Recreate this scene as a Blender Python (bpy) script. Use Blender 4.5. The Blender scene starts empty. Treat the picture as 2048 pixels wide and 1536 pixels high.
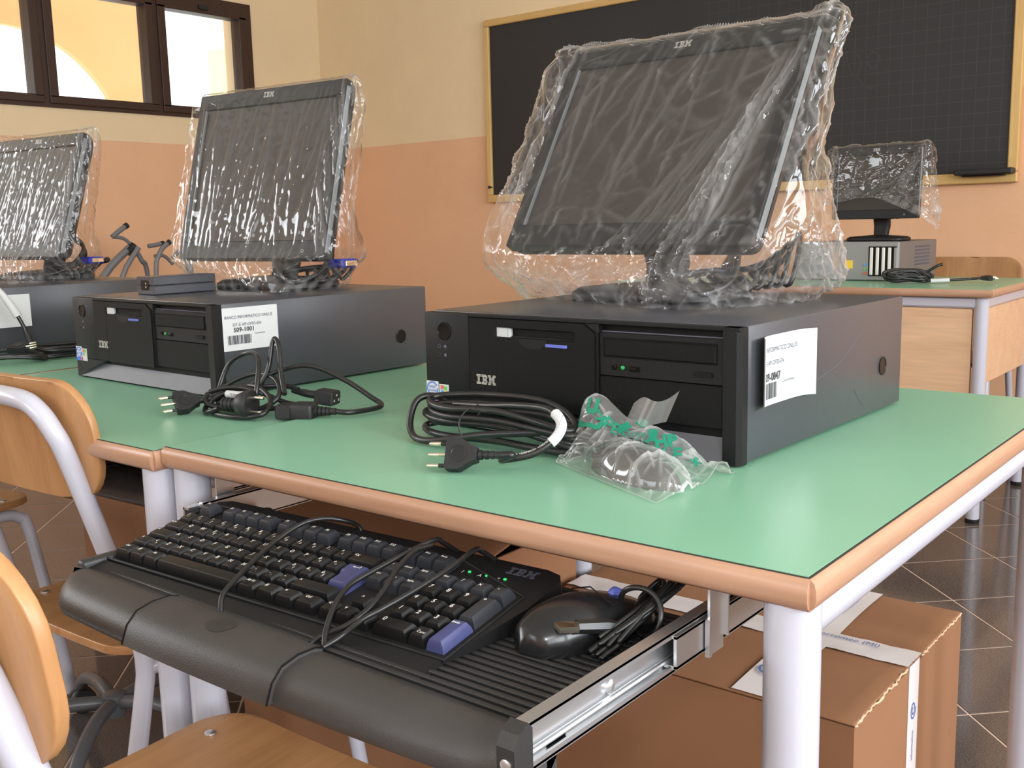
import bpy, bmesh, math, random
import numpy as np
from mathutils import Vector, Matrix, noise
random.seed(7)
SC = bpy.context.scene
COL = SC.collection
PI = math.pi
TZ = 0.765                      # height of the desk tops

# ------------------------------------------------------------------ camera
cam_d = bpy.data.cameras.new('camera')
cam = bpy.data.objects.new('camera', cam_d)
COL.objects.link(cam)
CAM = Vector((0.2673, -0.6509, 1.0111))
yaw, pitch, roll, FPX = 0.6796, -0.1561, -0.0241, 2060.06
_f = Vector((-math.sin(yaw)*math.cos(pitch), math.cos(yaw)*math.cos(pitch), math.sin(pitch)))
_r = Vector((math.cos(yaw), math.sin(yaw), 0)); _u = _r.cross(_f)
_r2 = _r*math.cos(roll)+_u*math.sin(roll); _u2 = -_r*math.sin(roll)+_u*math.cos(roll)
cam.matrix_world = Matrix(((_r2.x, _u2.x, -_f.x, CAM.x), (_r2.y, _u2.y, -_f.y, CAM.y), (_r2.z, _u2.z, -_f.z, CAM.z), (0, 0, 0, 1)))
cam_d.sensor_width = 36; cam_d.lens = FPX/2048*36; cam_d.clip_start = 0.02; cam_d.clip_end = 60
SC.camera = cam

# ------------------------------------------------------------------ view, world, lights
SC.view_settings.view_transform = 'Standard'
SC.view_settings.look = 'None'
SC.view_settings.exposure = 0.0
SC.view_settings.gamma = 1.0
SC.view_settings.use_curve_mapping = False
cy = SC.cycles
cy.use_denoising = True; cy.use_adaptive_sampling = True; cy.adaptive_threshold = 0.02
cy.max_bounces = 8; cy.diffuse_bounces = 4; cy.glossy_bounces = 3; cy.transmission_bounces = 2; cy.transparent_max_bounces = 16
cy.caustics_reflective = False; cy.caustics_refractive = False; cy.sample_clamp_indirect = 6.0

W = bpy.data.worlds.new('sky'); SC.world = W; W.use_nodes = True
W.node_tree.nodes['Background'].inputs[0].default_value = (0.93, 0.96, 1.0, 1)
W.node_tree.nodes['Background'].inputs[1].default_value = 2.6

def area(name, loc, target, sx, sy, power, col):
    l = bpy.data.lights.new(name, 'AREA'); l.shape = 'RECTANGLE'; l.size = sx; l.size_y = sy; l.energy = power; l.color = col
    o = bpy.data.objects.new(name, l); COL.objects.link(o); o.location = loc
    o.rotation_euler = (Vector(target)-Vector(loc)).to_track_quat('-Z', 'Y').to_euler()
    return o
# daylight entering by the three windows of the right-hand wall
for k, wy in enumerate((-2.35, -0.25, 1.85)):
    area('window_daylight', (2.93, wy, 1.75), (0.0, wy, 1.55), 1.55, 1.45, 98, (0.90, 0.95, 1.0))
# daylight entering by the other high window of the left-hand wall
area('high_window_daylight', (-4.86, -1.85, 2.03), (0, -1.2, 1.2), 2.8, .7, 75, (0.92, 0.96, 1.0))
# daylight entering by the window of the wall behind the camera
area('rear_window_daylight', (-1.6, -3.93, 1.9), (-1.6, 0, 1.5), 2.2, 1.3, 34, (0.88, 0.94, 1.0))
# the small built-in flash of the camera, just above its lens
fl = area('camera_flash', CAM+_u2*0.062+_f*0.005, CAM+_u2*0.062+_f*2, 0.035, 0.02, 2.05, (0.93, 0.96, 1.0))

# ------------------------------------------------------------------ helpers
class MB:
    def __init__(s): s.v = []; s.f = []
    def add(s, vs, fs):
        n = len(s.v); s.v += [tuple(p) for p in vs]; s.f += [tuple(i+n for i in f) for f in fs]; return s
    def box(s, x0, x1, y0, y1, z0, z1, bev=0.0, seg=1):
        if bev <= 0:
            return s.add([(x0,y0,z0),(x1,y0,z0),(x1,y1,z0),(x0,y1,z0),(x0,y0,z1),(x1,y0,z1),(x1,y1,z1),(x0,y1,z1)],
                         [(3,2,1,0),(4,5,6,7),(0,1,5,4),(1,2,6,5),(2,3,7,6),(3,0,4,7)])
        bm = bmesh.new(); bmesh.ops.create_cube(bm, size=1)
        for v in bm.verts: v.co = Vector(((x0+x1)/2+v.co.x*(x1-x0), (y0+y1)/2+v.co.y*(y1-y0), (z0+z1)/2+v.co.z*(z1-z0)))
        bmesh.ops.bevel(bm, geom=list(bm.edges), offset=bev, segments=seg, profile=0.5, affect='EDGES')
        bm.verts.index_update()
        s.add([v.co for v in bm.verts], [[v.index for v in f.verts] for f in bm.faces]); bm.free(); return s
    def prism(s, poly, h0, h1, axis='z'):
        n = len(poly)
        def P(a, b, h): return {'z': (a,b,h), 'y': (a,h,b), 'x': (h,a,b)}[axis]
        vs = [P(a,b,h0) for a,b in poly]+[P(a,b,h1) for a,b in poly]
        fs = [tuple(range(n))[::-1], tuple(range(n,2*n))]+[(i,(i+1)%n,n+(i+1)%n,n+i) for i in range(n)]
        return s.add(vs, fs)
    def tube(s, pts, r, seg=10, closed=False, caps=True):
        pts = [Vector(p) for p in pts]; n = len(pts)
        rr = r if isinstance(r, (list, tuple)) else [r]*n
        tan = []
        for i in range(n):
            a = pts[(i-1) % n] if (closed or i > 0) else pts[i]; b = pts[(i+1) % n] if (closed or i < n-1) else pts[i]
            t = b-a; tan.append(t.normalized() if t.length > 1e-9 else Vector((0,0,1)))
        ref = Vector((0,0,1)) if abs(tan[0].z) < .9 else Vector((1,0,0))
        nv = (ref-tan[0]*ref.dot(tan[0])).normalized(); rings = []
        for i in range(n):
            nv = nv-tan[i]*nv.dot(tan[i]); nv = nv.normalized() if nv.length > 1e-6 else tan[i].orthogonal().normalized()
            bv = tan[i].cross(nv)
            rings.append([pts[i]+(nv*math.cos(2*PI*k/seg)+bv*math.sin(2*PI*k/seg))*rr[i] for k in range(seg)])
        vs = [p for g in rings for p in g]; fs = []
        for i in range(n if closed else n-1):
            a = i*seg; b = ((i+1) % n)*seg
            for k in range(seg): fs.append((a+k, a+(k+1)%seg, b+(k+1)%seg, b+k))
        if not closed and caps: fs.append(tuple(range(seg))[::-1]); fs.append(tuple((n-1)*seg+k for k in range(seg)))
        return s.add(vs, fs)
    def lathe(s, prof, seg=20, o=(0,0,0), axis='z'):
        vs = []; n = len(prof)
        for r, h in prof:
            for k in range(seg):
                a = 2*PI*k/seg; c, d = r*math.cos(a), r*math.sin(a)
                p = {'z': (c,d,h), 'y': (c,h,-d), 'x': (h,c,d)}[axis]; vs.append((o[0]+p[0], o[1]+p[1], o[2]+p[2]))
        fs = [(i*seg+k, i*seg+(k+1)%seg, (i+1)*seg+(k+1)%seg, (i+1)*seg+k) for i in range(n-1) for k in range(seg)]
        fs.append(tuple(range(seg))[::-1]); fs.append(tuple((n-1)*seg+k for k in range(seg)))
        return s.add(vs, fs)
    def grid(s, fn, nu, nv, cu=False, cv=False):
        vs = [fn(i/(nu if cu else nu-1), j/(nv if cv else nv-1)) for j in range(nv) for i in range(nu)]
        fs = []
        for j in range(nv if cv else nv-1):
            for i in range(nu if cu else nu-1):
                a = j*nu+i; b = j*nu+(i+1)%nu; j2 = (j+1) % nv
                fs.append((a, b, j2*nu+(i+1)%nu, j2*nu+i))
        return s.add(vs, fs)
    def map(s, fn): s.v = [tuple(fn(*p)) for p in s.v]; return s
    def xf(s, M): s.v = [tuple(M @ Vector(p)) for p in s.v]; return s
    def join(s, o): return s.add(o.v, o.f)

def mesh_of(name, mb, m, smooth=35):
    me = bpy.data.meshes.new(name); me.from_pydata(mb.v, [], mb.f)
    bm = bmesh.new(); bm.from_mesh(me); bmesh.ops.recalc_face_normals(bm, faces=bm.faces); bm.to_mesh(me); bm.free()
    if m: me.materials.append(m)
    if smooth:
        me.shade_smooth()
        if smooth < 180: me.set_sharp_from_angle(angle=math.radians(smooth))
    return me
def link(name, me, parent=None):
    o = bpy.data.objects.new(name, me); COL.objects.link(o)
    if parent: o.parent = parent
    return o
def obj(name, mb, m, parent=None, smooth=35, label=None): 
    o = link(name, mesh_of(name, mb, m, smooth), parent)
    if label: o['label'] = label
    return o
def tag(o, label, cat, group=None, kind=None):
    o['label'] = label; o['category'] = cat
    if group: o['group'] = group
    if kind: o['kind'] = kind
    return o
def thing(name, label, cat, loc=(0,0,0), rot=(0,0,0), group=None):
    o = link(name, None); o.location = loc; o.rotation_euler = rot; o.empty_display_size = 0.05
    return tag(o, label, cat, group)
def struct(name, mb, m, parent=None, smooth=0):
    o = obj(name, mb, m, parent, smooth)
    if not parent: o['kind'] = 'structure'
    return o
def copy_tree(root, loc, rot, label, group=None):
    def cp(o, par):
        c = o.copy(); COL.objects.link(c); c.parent = par
        for ch in list(o.children): cp(ch, c)
        return c
    r = cp(root, None); r.location = loc; r.rotation_euler = rot; r['label'] = label
    if group: r['group'] = group
    return r
def catmull(pts, n=8, closed=False):
    pts = [Vector(p) for p in pts]; N = len(pts); out = []
    for i in range(N if closed else N-1):
        if closed: p0,p1,p2,p3 = pts[(i-1)%N],pts[i],pts[(i+1)%N],pts[(i+2)%N]
        else: p0,p1,p2,p3 = pts[max(i-1,0)],pts[i],pts[i+1],pts[min(i+2,N-1)]
        for k in range(n):
            t = k/n
            out.append(0.5*((2*p1)+(p2-p0)*t+(2*p0-5*p1+4*p2-p3)*t*t+(3*p1-p0-3*p2+p3)*t**3))
    if not closed: out.append(pts[-1])
    return out
def arc(cx, cy_, r, a0, a1, n=8): return [(cx+r*math.cos(math.radians(a0+(a1-a0)*i/n)), cy_+r*math.sin(math.radians(a0+(a1-a0)*i/n))) for i in range(n+1)]
def rrect(x0, x1, y0, y1, r, n=5):
    return arc(x1-r,y0+r,r,-90,0,n)+arc(x1-r,y1-r,r,0,90,n)+arc(x0+r,y1-r,r,90,180,n)+arc(x0+r,y0+r,r,180,270,n)
_tc = {}
def text(s_, size, align='CENTER', fn=None, wide=1.0, bold=0.0):
    key = (s_, size, align, bold)
    if key not in _tc:
        cu = bpy.data.curves.new('t', 'FONT'); cu.body = s_; cu.size = size; cu.align_x = align; cu.align_y = 'CENTER'; cu.resolution_u = 2; cu.offset = bold
        ob = bpy.data.objects.new('t', cu); COL.objects.link(ob); dg = bpy.context.evaluated_depsgraph_get(); dg.update()
        me = bpy.data.meshes.new_from_object(ob.evaluated_get(dg))
        _tc[key] = ([tuple(v.co) for v in me.vertices], [tuple(p.vertices) for p in me.polygons])
        bpy.data.objects.remove(ob); bpy.data.curves.remove(cu); bpy.data.meshes.remove(me)
    mb = MB(); mb.add(*_tc[key])
    if wide != 1.0: mb.map(lambda x, y, z: (x*wide, y, z))
    if fn: mb.map(fn)
    return mb
IBM_ROWS = [[(0,9),(10.5,21),(24,30),(34,40)],[(0,9),(10.5,22.3),(24,30.7),(33.3,40)],[(2.5,6.5),(13,16.5),(19,22.8),(26.5,31.4),(32.6,37.5)],[(2.5,6.5),(13,21.5),(26.5,37.5)],
            [(2.5,6.5),(13,21.5),(26.5,30),(30.7,33.3),(34,37.5)],[(2.5,6.5),(13,16.5),(19,22.8),(26.5,30),(31.2,32.8),(34,37.5)],[(0,9),(10.5,22.3),(24,30),(31.6,32.4),(34,40)],[(0,9),(10.5,21),(24,30),(31.8,32.2),(34,40)]]
def striped_logo(w):
    k = w/40; mb = MB()
    for i, row in enumerate(IBM_ROWS):
        for a, b in row:
            y = (8-2*i)*k; mb.add([((a-20)*k,y-1.4*k,0),((b-20)*k,y-1.4*k,0),((b-20)*k,y,0),((a-20)*k,y,0)], [(0,1,2,3)])
    return mb

# ------------------------------------------------------------------ materials
def nodes(name):
    m = bpy.data.materials.new(name); m.use_nodes = True; nt = m.node_tree
    return m, nt, nt.nodes['Principled BSDF']
def N(nt, t, **kw):
    n = nt.nodes.new(t)
    for k, v in kw.items():
        if k in ('op',): n.operation = v
        else: n.inputs[k.replace('_', ' ')].default_value = v
    return n
def mat(name, col, rough=.5, metal=0., spec=.5, var=0., vscale=40., bump=0., bscale=300., coat=0.):
    m, nt, b = nodes(name); L = nt.links
    b.inputs['Base Color'].default_value = (*col, 1); b.inputs['Roughness'].default_value = rough; b.inputs['Metallic'].default_value = metal
    b.inputs['Specular IOR Level'].default_value = spec; b.inputs['Coat Weight'].default_value = coat; b.inputs['Coat Roughness'].default_value = .1
    tc = nt.nodes.new('ShaderNodeTexCoord')
    n1 = N(nt, 'ShaderNodeTexNoise', Scale=vscale, Detail=4.0); L.new(tc.outputs['Object'], n1.inputs['Vector'])
    mx = nt.nodes.new('ShaderNodeMix'); mx.data_type = 'RGBA'; L.new(n1.outputs['Fac'], mx.inputs['Factor'])
    mx.inputs['A'].default_value = (*[c*(1-var) for c in col], 1); mx.inputs['B'].default_value = (*[min(1, c*(1+var)) for c in col], 1)
    L.new(mx.outputs['Result'], b.inputs['Base Color'])
    if bump:
        n2 = N(nt, 'ShaderNodeTexNoise', Scale=bscale, Detail=3.0); L.new(tc.outputs['Object'], n2.inputs['Vector'])
        bp = N(nt, 'ShaderNodeBump', Strength=bump, Distance=.001); L.new(n2.outputs['Fac'], bp.inputs['Height']); L.new(bp.outputs['Normal'], b.inputs['Normal'])
    return m
def wood(name, c1, c2, rough=.4, axis='x', scale=1.0, flecks=True):
    m, nt, b = nodes(name); L = nt.links; b.inputs['Roughness'].default_value = rough
    tc = nt.nodes.new('ShaderNodeTexCoord'); mp = nt.nodes.new('ShaderNodeMapping'); L.new(tc.outputs['Object'], mp.inputs['Vector'])
    st = {'x': (1.5, 22, 22), 'y': (22, 1.5, 22), 'z': (22, 22, 1.5)}[axis]; mp.inputs['Scale'].default_value = tuple(v*scale for v in st)
    n1 = N(nt, 'ShaderNodeTexNoise', Scale=1.0, Detail=5.0, Distortion=.8); L.new(mp.outputs['Vector'], n1.inputs['Vector'])
    wv = N(nt, 'ShaderNodeTexNoise', Scale=9.0, Detail=2.0); L.new(mp.outputs['Vector'], wv.inputs['Vector'])
    cr = nt.nodes.new('ShaderNodeValToRGB'); cr.color_ramp.elements[0].position = .3; cr.color_ramp.elements[1].position = .7
    cr.color_ramp.elements[0].color = (*c1, 1); cr.color_ramp.elements[1].color = (*c2, 1); L.new(n1.outputs['Fac'], cr.inputs['Fac'])
    mx = nt.nodes.new('ShaderNodeMix'); mx.data_type = 'RGBA'; mx.blend_type = 'MULTIPLY'; mx.inputs['Factor'].default_value = .28 if flecks else .1
    L.new(cr.outputs['Color'], mx.inputs['A']); L.new(wv.outputs['Fac'], mx.inputs['B']); L.new(mx.outputs['Result'], b.inputs['Base Color'])
    return m
def print_mat(name, col): return mat(name, col, .6)

M = {}
M['laminate'] = mat('green_laminate', (.235,.485,.325), .30, var=.03, vscale=8, bump=.05, bscale=500)
M['core'] = mat('dark_core', (.03,.025,.02), .6)
M['beech_x'] = wood('beech_edge', (.46,.245,.145), (.56,.33,.215), .38, 'x')
M['beech_y'] = wood('beech_edge_side', (.46,.245,.145), (.56,.33,.215), .38, 'y')
M['ply_z'] = wood('chair_ply', (.42,.200,.078), (.57,.300,.125), .38, 'z', .8)
M['ply_y'] = wood('seat_ply', (.38,.178,.070), (.52,.265,.108), .36, 'y', .8)
M['panel_wood'] = wood('desk_panel', (.76,.47,.28), (.84,.55,.34), .45, 'x', .6)
M['tube'] = mat('grey_enamel', (.50,.50,.57), .28, coat=.3)
M['tube_dark'] = mat('dark_grey_enamel', (.10,.10,.105), .35)
M['black_rubber'] = mat('black_rubber', (.012,.012,.013), .5)
M['case'] = mat('charcoal_case', (.050,.051,.060), .30, bump=.15, bscale=900, var=.05)
M['bezel'] = mat('black_bezel', (.009,.009,.0095), .48, spec=.22, bump=.2, bscale=1200)
M['door'] = mat('black_door', (.0055,.0055,.0055), .55, spec=.16, bump=.2, bscale=1200)
M['gloss'] = mat('gloss_black', (.006,.006,.006), .28, spec=.25)
M['lip'] = mat('upward_lit_grey_lip', (.105,.105,.12), .5, var=.12, vscale=25)  # light on the upward-facing slope is put into this lighter grey
M['silver'] = mat('silver_print', (.55,.54,.50), .35, .3)
M['metal'] = mat('zinc_steel', (.78,.80,.82), .36, 1.0, var=.12, vscale=12)
M['brass'] = mat('pin_metal', (.85,.78,.62), .2, 1.0)
M['paper'] = mat('white_paper', (.60,.60,.61), .6)
M['ink'] = print_mat('black_ink', (.03,.03,.04))
M['ink_soft'] = print_mat('grey_ink', (.09,.09,.12))
M['blue'] = mat('blue_plastic', (.13,.16,.55), .35)
M['blue_key'] = mat('blue_key', (.050,.056,.155), .38)
M['vga_blue'] = mat('vga_blue', (.01,.03,.55), .35)
M['led'] = mat('green_led', (.02,.35,.08), .2)
M['key'] = mat('black_key', (.007,.007,.0075), .36, spec=.35)
M['key_grey'] = mat('slate_key', (.026,.028,.034), .4, spec=.4)
M['legend'] = print_mat('white_legend', (.75,.75,.70))
M['kb'] = mat('keyboard_body', (.010,.010,.0105), .48, spec=.3, bump=.2, bscale=1500)
M['tray'] = mat('tray_plastic', (.026,.025,.025), .42, var=.25, vscale=14, bump=.25, bscale=900)
M['screen'] = mat('lcd_screen', (.030,.023,.019), .55)
M['cord'] = mat('black_cord', (.012,.012,.012), .32)
M['card'] = mat('cardboard', (.27,.125,.058), .85, var=.06, vscale=6, bump=.3, bscale=60)
M['card_in'] = mat('cardboard_edge', (.62,.42,.27), .9, var=.2, vscale=120)
M['tape'] = mat('packing_tape', (.74,.70,.70), .3)
M['tape_ink'] = print_mat('tape_ink', (.10,.16,.38))
M['slate'] = None
M['pine'] = wood('pine_frame', (.66,.40,.13), (.76,.50,.19), .5, 'x', .5)
M['pine_z'] = wood('pine_frame_upright', (.66,.40,.13), (.76,.50,.19), .5, 'z', .5)
M['brown_frame'] = mat('brown_window_frame', (.040,.018,.012), .4)
M['beige_pc'] = mat('grey_beige_case', (.17,.14,.132), .5)
M['grill'] = mat('grey_front', (.27,.27,.265), .45)
M['plaster'] = None
# ------------------------------------------------------------------ the room
def plaster(name, low, high, zline):
    m, nt, b = nodes(name); L = nt.links; b.inputs['Roughness'].default_value = .75
    tc = nt.nodes.new('ShaderNodeTexCoord'); sx = nt.nodes.new('ShaderNodeSeparateXYZ'); L.new(tc.outputs['Object'], sx.inputs[0])
    n0 = N(nt, 'ShaderNodeTexNoise', Scale=3.0, Detail=2.0); L.new(tc.outputs['Object'], n0.inputs['Vector'])
    ad = N(nt, 'ShaderNodeMath', op='MULTIPLY_ADD'); L.new(n0.outputs['Fac'], ad.inputs[0]); ad.inputs[1].default_value = .012; L.new(sx.outputs['Z'], ad.inputs[2])
    gt = N(nt, 'ShaderNodeMath', op='GREATER_THAN'); L.new(ad.outputs[0], gt.inputs[0]); gt.inputs[1].default_value = zline+.006
    mx = nt.nodes.new('ShaderNodeMix'); mx.data_type = 'RGBA'; L.new(gt.outputs[0], mx.inputs['Factor']); mx.inputs['A'].default_value = (*low, 1); mx.inputs['B'].default_value = (*high, 1)
    n1 = N(nt, 'ShaderNodeTexNoise', Scale=2.2, Detail=5.0, Roughness=.6); L.new(tc.outputs['Object'], n1.inputs['Vector'])
    m2 = nt.nodes.new('ShaderNodeMix'); m2.data_type = 'RGBA'; m2.blend_type = 'MULTIPLY'; m2.inputs['Factor'].default_value = .16
    L.new(mx.outputs['Result'], m2.inputs['A']); L.new(n1.outputs['Fac'], m2.inputs['B']); L.new(m2.outputs['Result'], b.inputs['Base Color'])
    n2 = N(nt, 'ShaderNodeTexNoise', Scale=45.0, Detail=4.0); L.new(tc.outputs['Object'], n2.inputs['Vector'])
    bp = N(nt, 'ShaderNodeBump', Strength=.25, Distance=.004); L.new(n2.outputs['Fac'], bp.inputs['Height']); L.new(bp.outputs['Normal'], b.inputs['Normal'])
    return m
M['plaster'] = plaster('two_tone_plaster', (.85,.50,.295), (.87,.69,.44), 1.49)
M['ceiling'] = mat('white_ceiling', (.80,.77,.70), .8)
XL, XR, YB, YF, ZC = -4.92, 3.0, 3.9, -4.0, 3.1

struct('wall_back', MB().box(XL-.25, XR+.25, YB, YB+.25, 0, ZC), M['plaster'])
wl = MB()
WY0, WY1, WZ0, WZ1 = .15, 3.37, 1.640, 2.315
wl.box(XL-.25, XL, YF-.25, -3.4, 0, ZC); wl.box(XL-.25, XL, -.3, WY0, 0, ZC); wl.box(XL-.25, XL, -3.4, -.3, 0, WZ0); wl.box(XL-.25, XL, -3.4, -.3, WZ1, ZC); wl.box(XL-.25, XL, WY1, YB, 0, ZC); wl.box(XL-.25, XL, WY0, WY1, 0, WZ0); wl.box(XL-.25, XL, WY0, WY1, WZ1, ZC)
struct('wall_left', wl, M['plaster'])
wr = MB(); ys = [YF-.25]
for wy in (-2.35, -.25, 1.85): ys += [wy-.8, wy+.8]
ys.append(YB)
for i in range(0, len(ys), 2): wr.box(XR, XR+.25, ys[i], ys[i+1], 0, ZC)
for wy in (-2.35, -.25, 1.85): wr.box(XR, XR+.25, wy-.8, wy+.8, 0, 1.0); wr.box(XR, XR+.25, wy-.8, wy+.8, 2.5, ZC)
struct('wall_right', wr, M['plaster'])
wf = MB(); wf.box(XL, -2.75, YF-.25, YF, 0, ZC); wf.box(-.45, XR, YF-.25, YF, 0, ZC); wf.box(-2.75, -.45, YF-.25, YF, 0, 1.2); wf.box(-2.75, -.45, YF-.25, YF, 2.6, ZC)
struct('wall_front', wf, M['plaster'])
struct('ceiling', MB().box(XL-.25, XR+.25, YF-.25, YB+.25, ZC, ZC+.12), M['ceiling'])

# floor: grout bed with tiles laid diagonally
M['grout'] = mat('pink_grout', (.66,.48,.38), .8)
def tile_mat():
    m, nt, b = nodes('porcelain_tile'); L = nt.links; b.inputs['Roughness'].default_value = .12
    tc = nt.nodes.new('ShaderNodeTexCoord')
    n1 = N(nt, 'ShaderNodeTexNoise', Scale=260.0, Detail=3.0); L.new(tc.outputs['Object'], n1.inputs['Vector'])
    n2 = N(nt, 'ShaderNodeTexNoise', Scale=6.0, Detail=3.0); L.new(tc.outputs['Object'], n2.inputs['Vector'])
    cr = nt.nodes.new('ShaderNodeValToRGB'); cr.color_ramp.elements[0].position = .35; cr.color_ramp.elements[1].position = .68
    cr.color_ramp.elements[0].color = (.075,.060,.054,1); cr.color_ramp.elements[1].color = (.15,.124,.114,1); L.new(n1.outputs['Fac'], cr.inputs['Fac'])
    mx = nt.nodes.new('ShaderNodeMix'); mx.data_type = 'RGBA'; mx.blend_type = 'MULTIPLY'; mx.inputs['Factor'].default_value = .3
    L.new(cr.outputs['Color'], mx.inputs['A']); L.new(n2.outputs['Fac'], mx.inputs['B']); L.new(mx.outputs['Result'], b.inputs['Base Color'])
    return m
M['tile'] = tile_mat()
floor = struct('floor', MB().box(XL-.2, XR+.2, YF-.2, YB+.2, -.12, -.0012), M['grout'])
TP, TA, TO = .2985, math.radians(-45), (-.677, 2.293)
tile_me = mesh_of('floor_tile', MB().box(-TP/2+.0022, TP/2-.0022, -TP/2+.0022, TP/2-.0022, -.008, 0, .0008), M['tile'], 30)
cells = []
for i in range(-45, 46):
    for j in range(-45, 46):
        u, v = (i+.5)*TP, (j+.5)*TP
        x = TO[0]+u*math.cos(TA)-v*math.sin(TA); y = TO[1]+u*math.sin(TA)+v*math.cos(TA)
        if XL-.1 < x < XR+.1 and YF-.1 < y < YB+.1:
            d = (Vector((x, y, 0))-CAM); dep = d.dot(_f)
            px = d.dot(_r2)/max(dep, .01)*FPX; inview = dep > .3 and abs(px) < 1250 and d.dot(_u2)/dep*FPX > -1150
            cells.append((0 if inview else 1, d.length, x, y))
cells.sort(); rest = MB()
for k, (q, dd, x, y) in enumerate(cells):
    if k < 290 and q == 0:
        o = link('floor_tile', tile_me, floor); o.location = (x, y, 0); o.rotation_euler = (0, 0, TA)
    else:
        t = MB().box(-TP/2+.0022, TP/2-.0022, -TP/2+.0022, TP/2-.0022, -.008, 0)
        t.xf(Matrix.Translation((x, y, 0)) @ Matrix.Rotation(TA, 4, 'Z')); rest.join(t)
o = obj('floor_tile_field', rest, M['tile'], floor, 0); o['kind'] = 'stuff'

# high window in the left wall
FX0, FX1 = XL-.075, XL+.012
win = struct('window_1', MB().box(FX0, FX1, WY0, WY1, WZ0, WZ0+.022).box(FX0, FX1, WY0, WY1, WZ1-.03, WZ1).box(FX0, FX1, WY1-.045, WY1, WZ0+.022, WZ1-.03).box(FX0, FX1, WY0, WY0+.045, WZ0+.022, WZ1-.03)
             .box(FX0, FX1, 2.058, 2.088, WZ0+.022, WZ1-.03).box(FX0, FX1, 2.708, 2.738, WZ0+.022, WZ1-.03).box(FX0, FX1, 1.40, 1.43, WZ0+.022, WZ1-.03).box(FX0, FX1, .75, .78, WZ0+.022, WZ1-.03), M['brown_frame'])
glass_m, nt, b = nodes('window_glass'); nt.nodes.remove(b); out = nt.nodes['Material Output']
tr = nt.nodes.new('ShaderNodeBsdfTransparent'); tr.inputs[0].default_value = (.97,.98,.97,1); gl = nt.nodes.new('ShaderNodeBsdfGlossy'); gl.inputs['Roughness'].default_value = .02
fr = nt.nodes.new('ShaderNodeFresnel'); fr.inputs[0].default_value = 1.5; mxs = nt.nodes.new('ShaderNodeMixShader')
nt.links.new(fr.outputs[0], mxs.inputs[0]); nt.links.new(tr.outputs[0], mxs.inputs[1]); nt.links.new(gl.outputs[0], mxs.inputs[2]); nt.links.new(mxs.outputs[0], out.inputs[0])
for (a, c) in ((.195,.75), (.78,1.40), (1.43,2.058), (2.088,2.708), (2.738,3.325)):
    x0, x1 = FX0+.012, FX1+.012; s = MB()
    s.box(x0, x1, a, c, WZ0+.02, WZ0+.060, .003).box(x0, x1, a, c, WZ1-.095, WZ1-.028, .003).box(x0, x1, a, a+.047, WZ0+.05, WZ1-.08, .003).box(x0, x1, c-.047, c, WZ0+.05, WZ1-.08, .003)
    so = obj('sash', s, M['brown_frame'], win)
    obj('pane', MB().box(XL-.035, XL-.030, a+.04, c-.04, WZ0+.055, WZ1-.09), glass_m, so, 0)
    obj('latch', MB().box(x1, x1+.014, (a+c)/2-.03, (a+c)/2+.03, WZ1-.075, WZ1-.050, .003), M['black_rubber'], so)
# the loggia seen through it
M['yellow_wall'] = mat('ochre_render', (.66,.40,.17), .8, var=.06, vscale=3)
M['pale_wall'] = mat('pale_render', (.80,.80,.45), .8)
def zlow(y):
    if abs(y-2.90) < .88: return 1.55+math.sqrt(.88**2-(y-2.90)**2)
    if abs(y-.55) < .86: return 1.57+math.sqrt(.86**2-(y-.55)**2)
    if 4.12 < y < 4.76: return 3.0
    return 0.
ya = sorted(set([round(-2+.04*i, 4) for i in range(0, 230)]+[2.02,3.78,4.12,4.76,-.31,1.41]))
lg = MB()
for a, c in zip(ya, ya[1:]):
    z0 = zlow((a+c)/2) if zlow((a+c)/2) in (0., 3.) else None
    za, zb = (z0, z0) if z0 is not None else (max(1.57, zlow(a+1e-4)), max(1.57, zlow(c-1e-4)))
    lg.add([(-7,a,za),(-7,c,zb),(-7,c,5),(-7,a,5),(-7.06,a,za),(-7.06,c,zb),(-7.06,c,5),(-7.06,a,5)], [(0,1,2,3),(7,6,5,4),(0,4,5,1)])
for y in (2.02,3.78,4.12,4.76,-.31,1.41): lg.add([(-7,y,0),(-7.06,y,0),(-7.06,y,1.6 if y < 4 else 3),(-7,y,1.6 if y < 4 else 3)], [(0,1,2,3)])
tag(obj('loggia_wall', lg, M['yellow_wall'], None, 0), 'ochre arcade wall with round arches seen through the high window', 'wall', kind='structure')
tag(obj('loggia_pier', MB().box(-9.6,-9.2,6.40,6.60,0,2.93,.01), M['pale_wall']), 'pale yellow-green pier outside, seen through the right-hand window pane', 'pier', kind='structure')

# windows of the walls behind and beside the viewpoint
k = 2
for wy in (-2.35, -.25, 1.85):
    w = MB().box(XR+.1, XR+.16, wy-.8, wy+.8, 1.0, 1.06).box(XR+.1, XR+.16, wy-.8, wy+.8, 2.44, 2.5)
    for q in (-.8, -.03, .74): w.box(XR+.1, XR+.16, wy+q, wy+q+.06, 1.0, 2.5)
    wo = struct('window_%d' % k, w, M['brown_frame']); k += 1
    for q in (-.74, .03): obj('pane', MB().box(XR+.125, XR+.13, wy+q, wy+q+.71, 1.06, 2.44), glass_m, wo, 0)
w = MB().box(-2.75, -.45, YF-.16, YF-.1, 1.2, 1.26).box(-2.75, -.45, YF-.16, YF-.1, 2.54, 2.6)
for q in (-2.75, -1.63, -.51): w.box(q, q+.06, YF-.16, YF-.1, 1.2, 2.6)
wo = struct('window_5', w, M['brown_frame'])
for q in (-2.69, -1.57): obj('pane', MB().box(q, q+1.06, YF-.13, YF-.125, 1.26, 2.54), glass_m, wo, 0)

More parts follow.
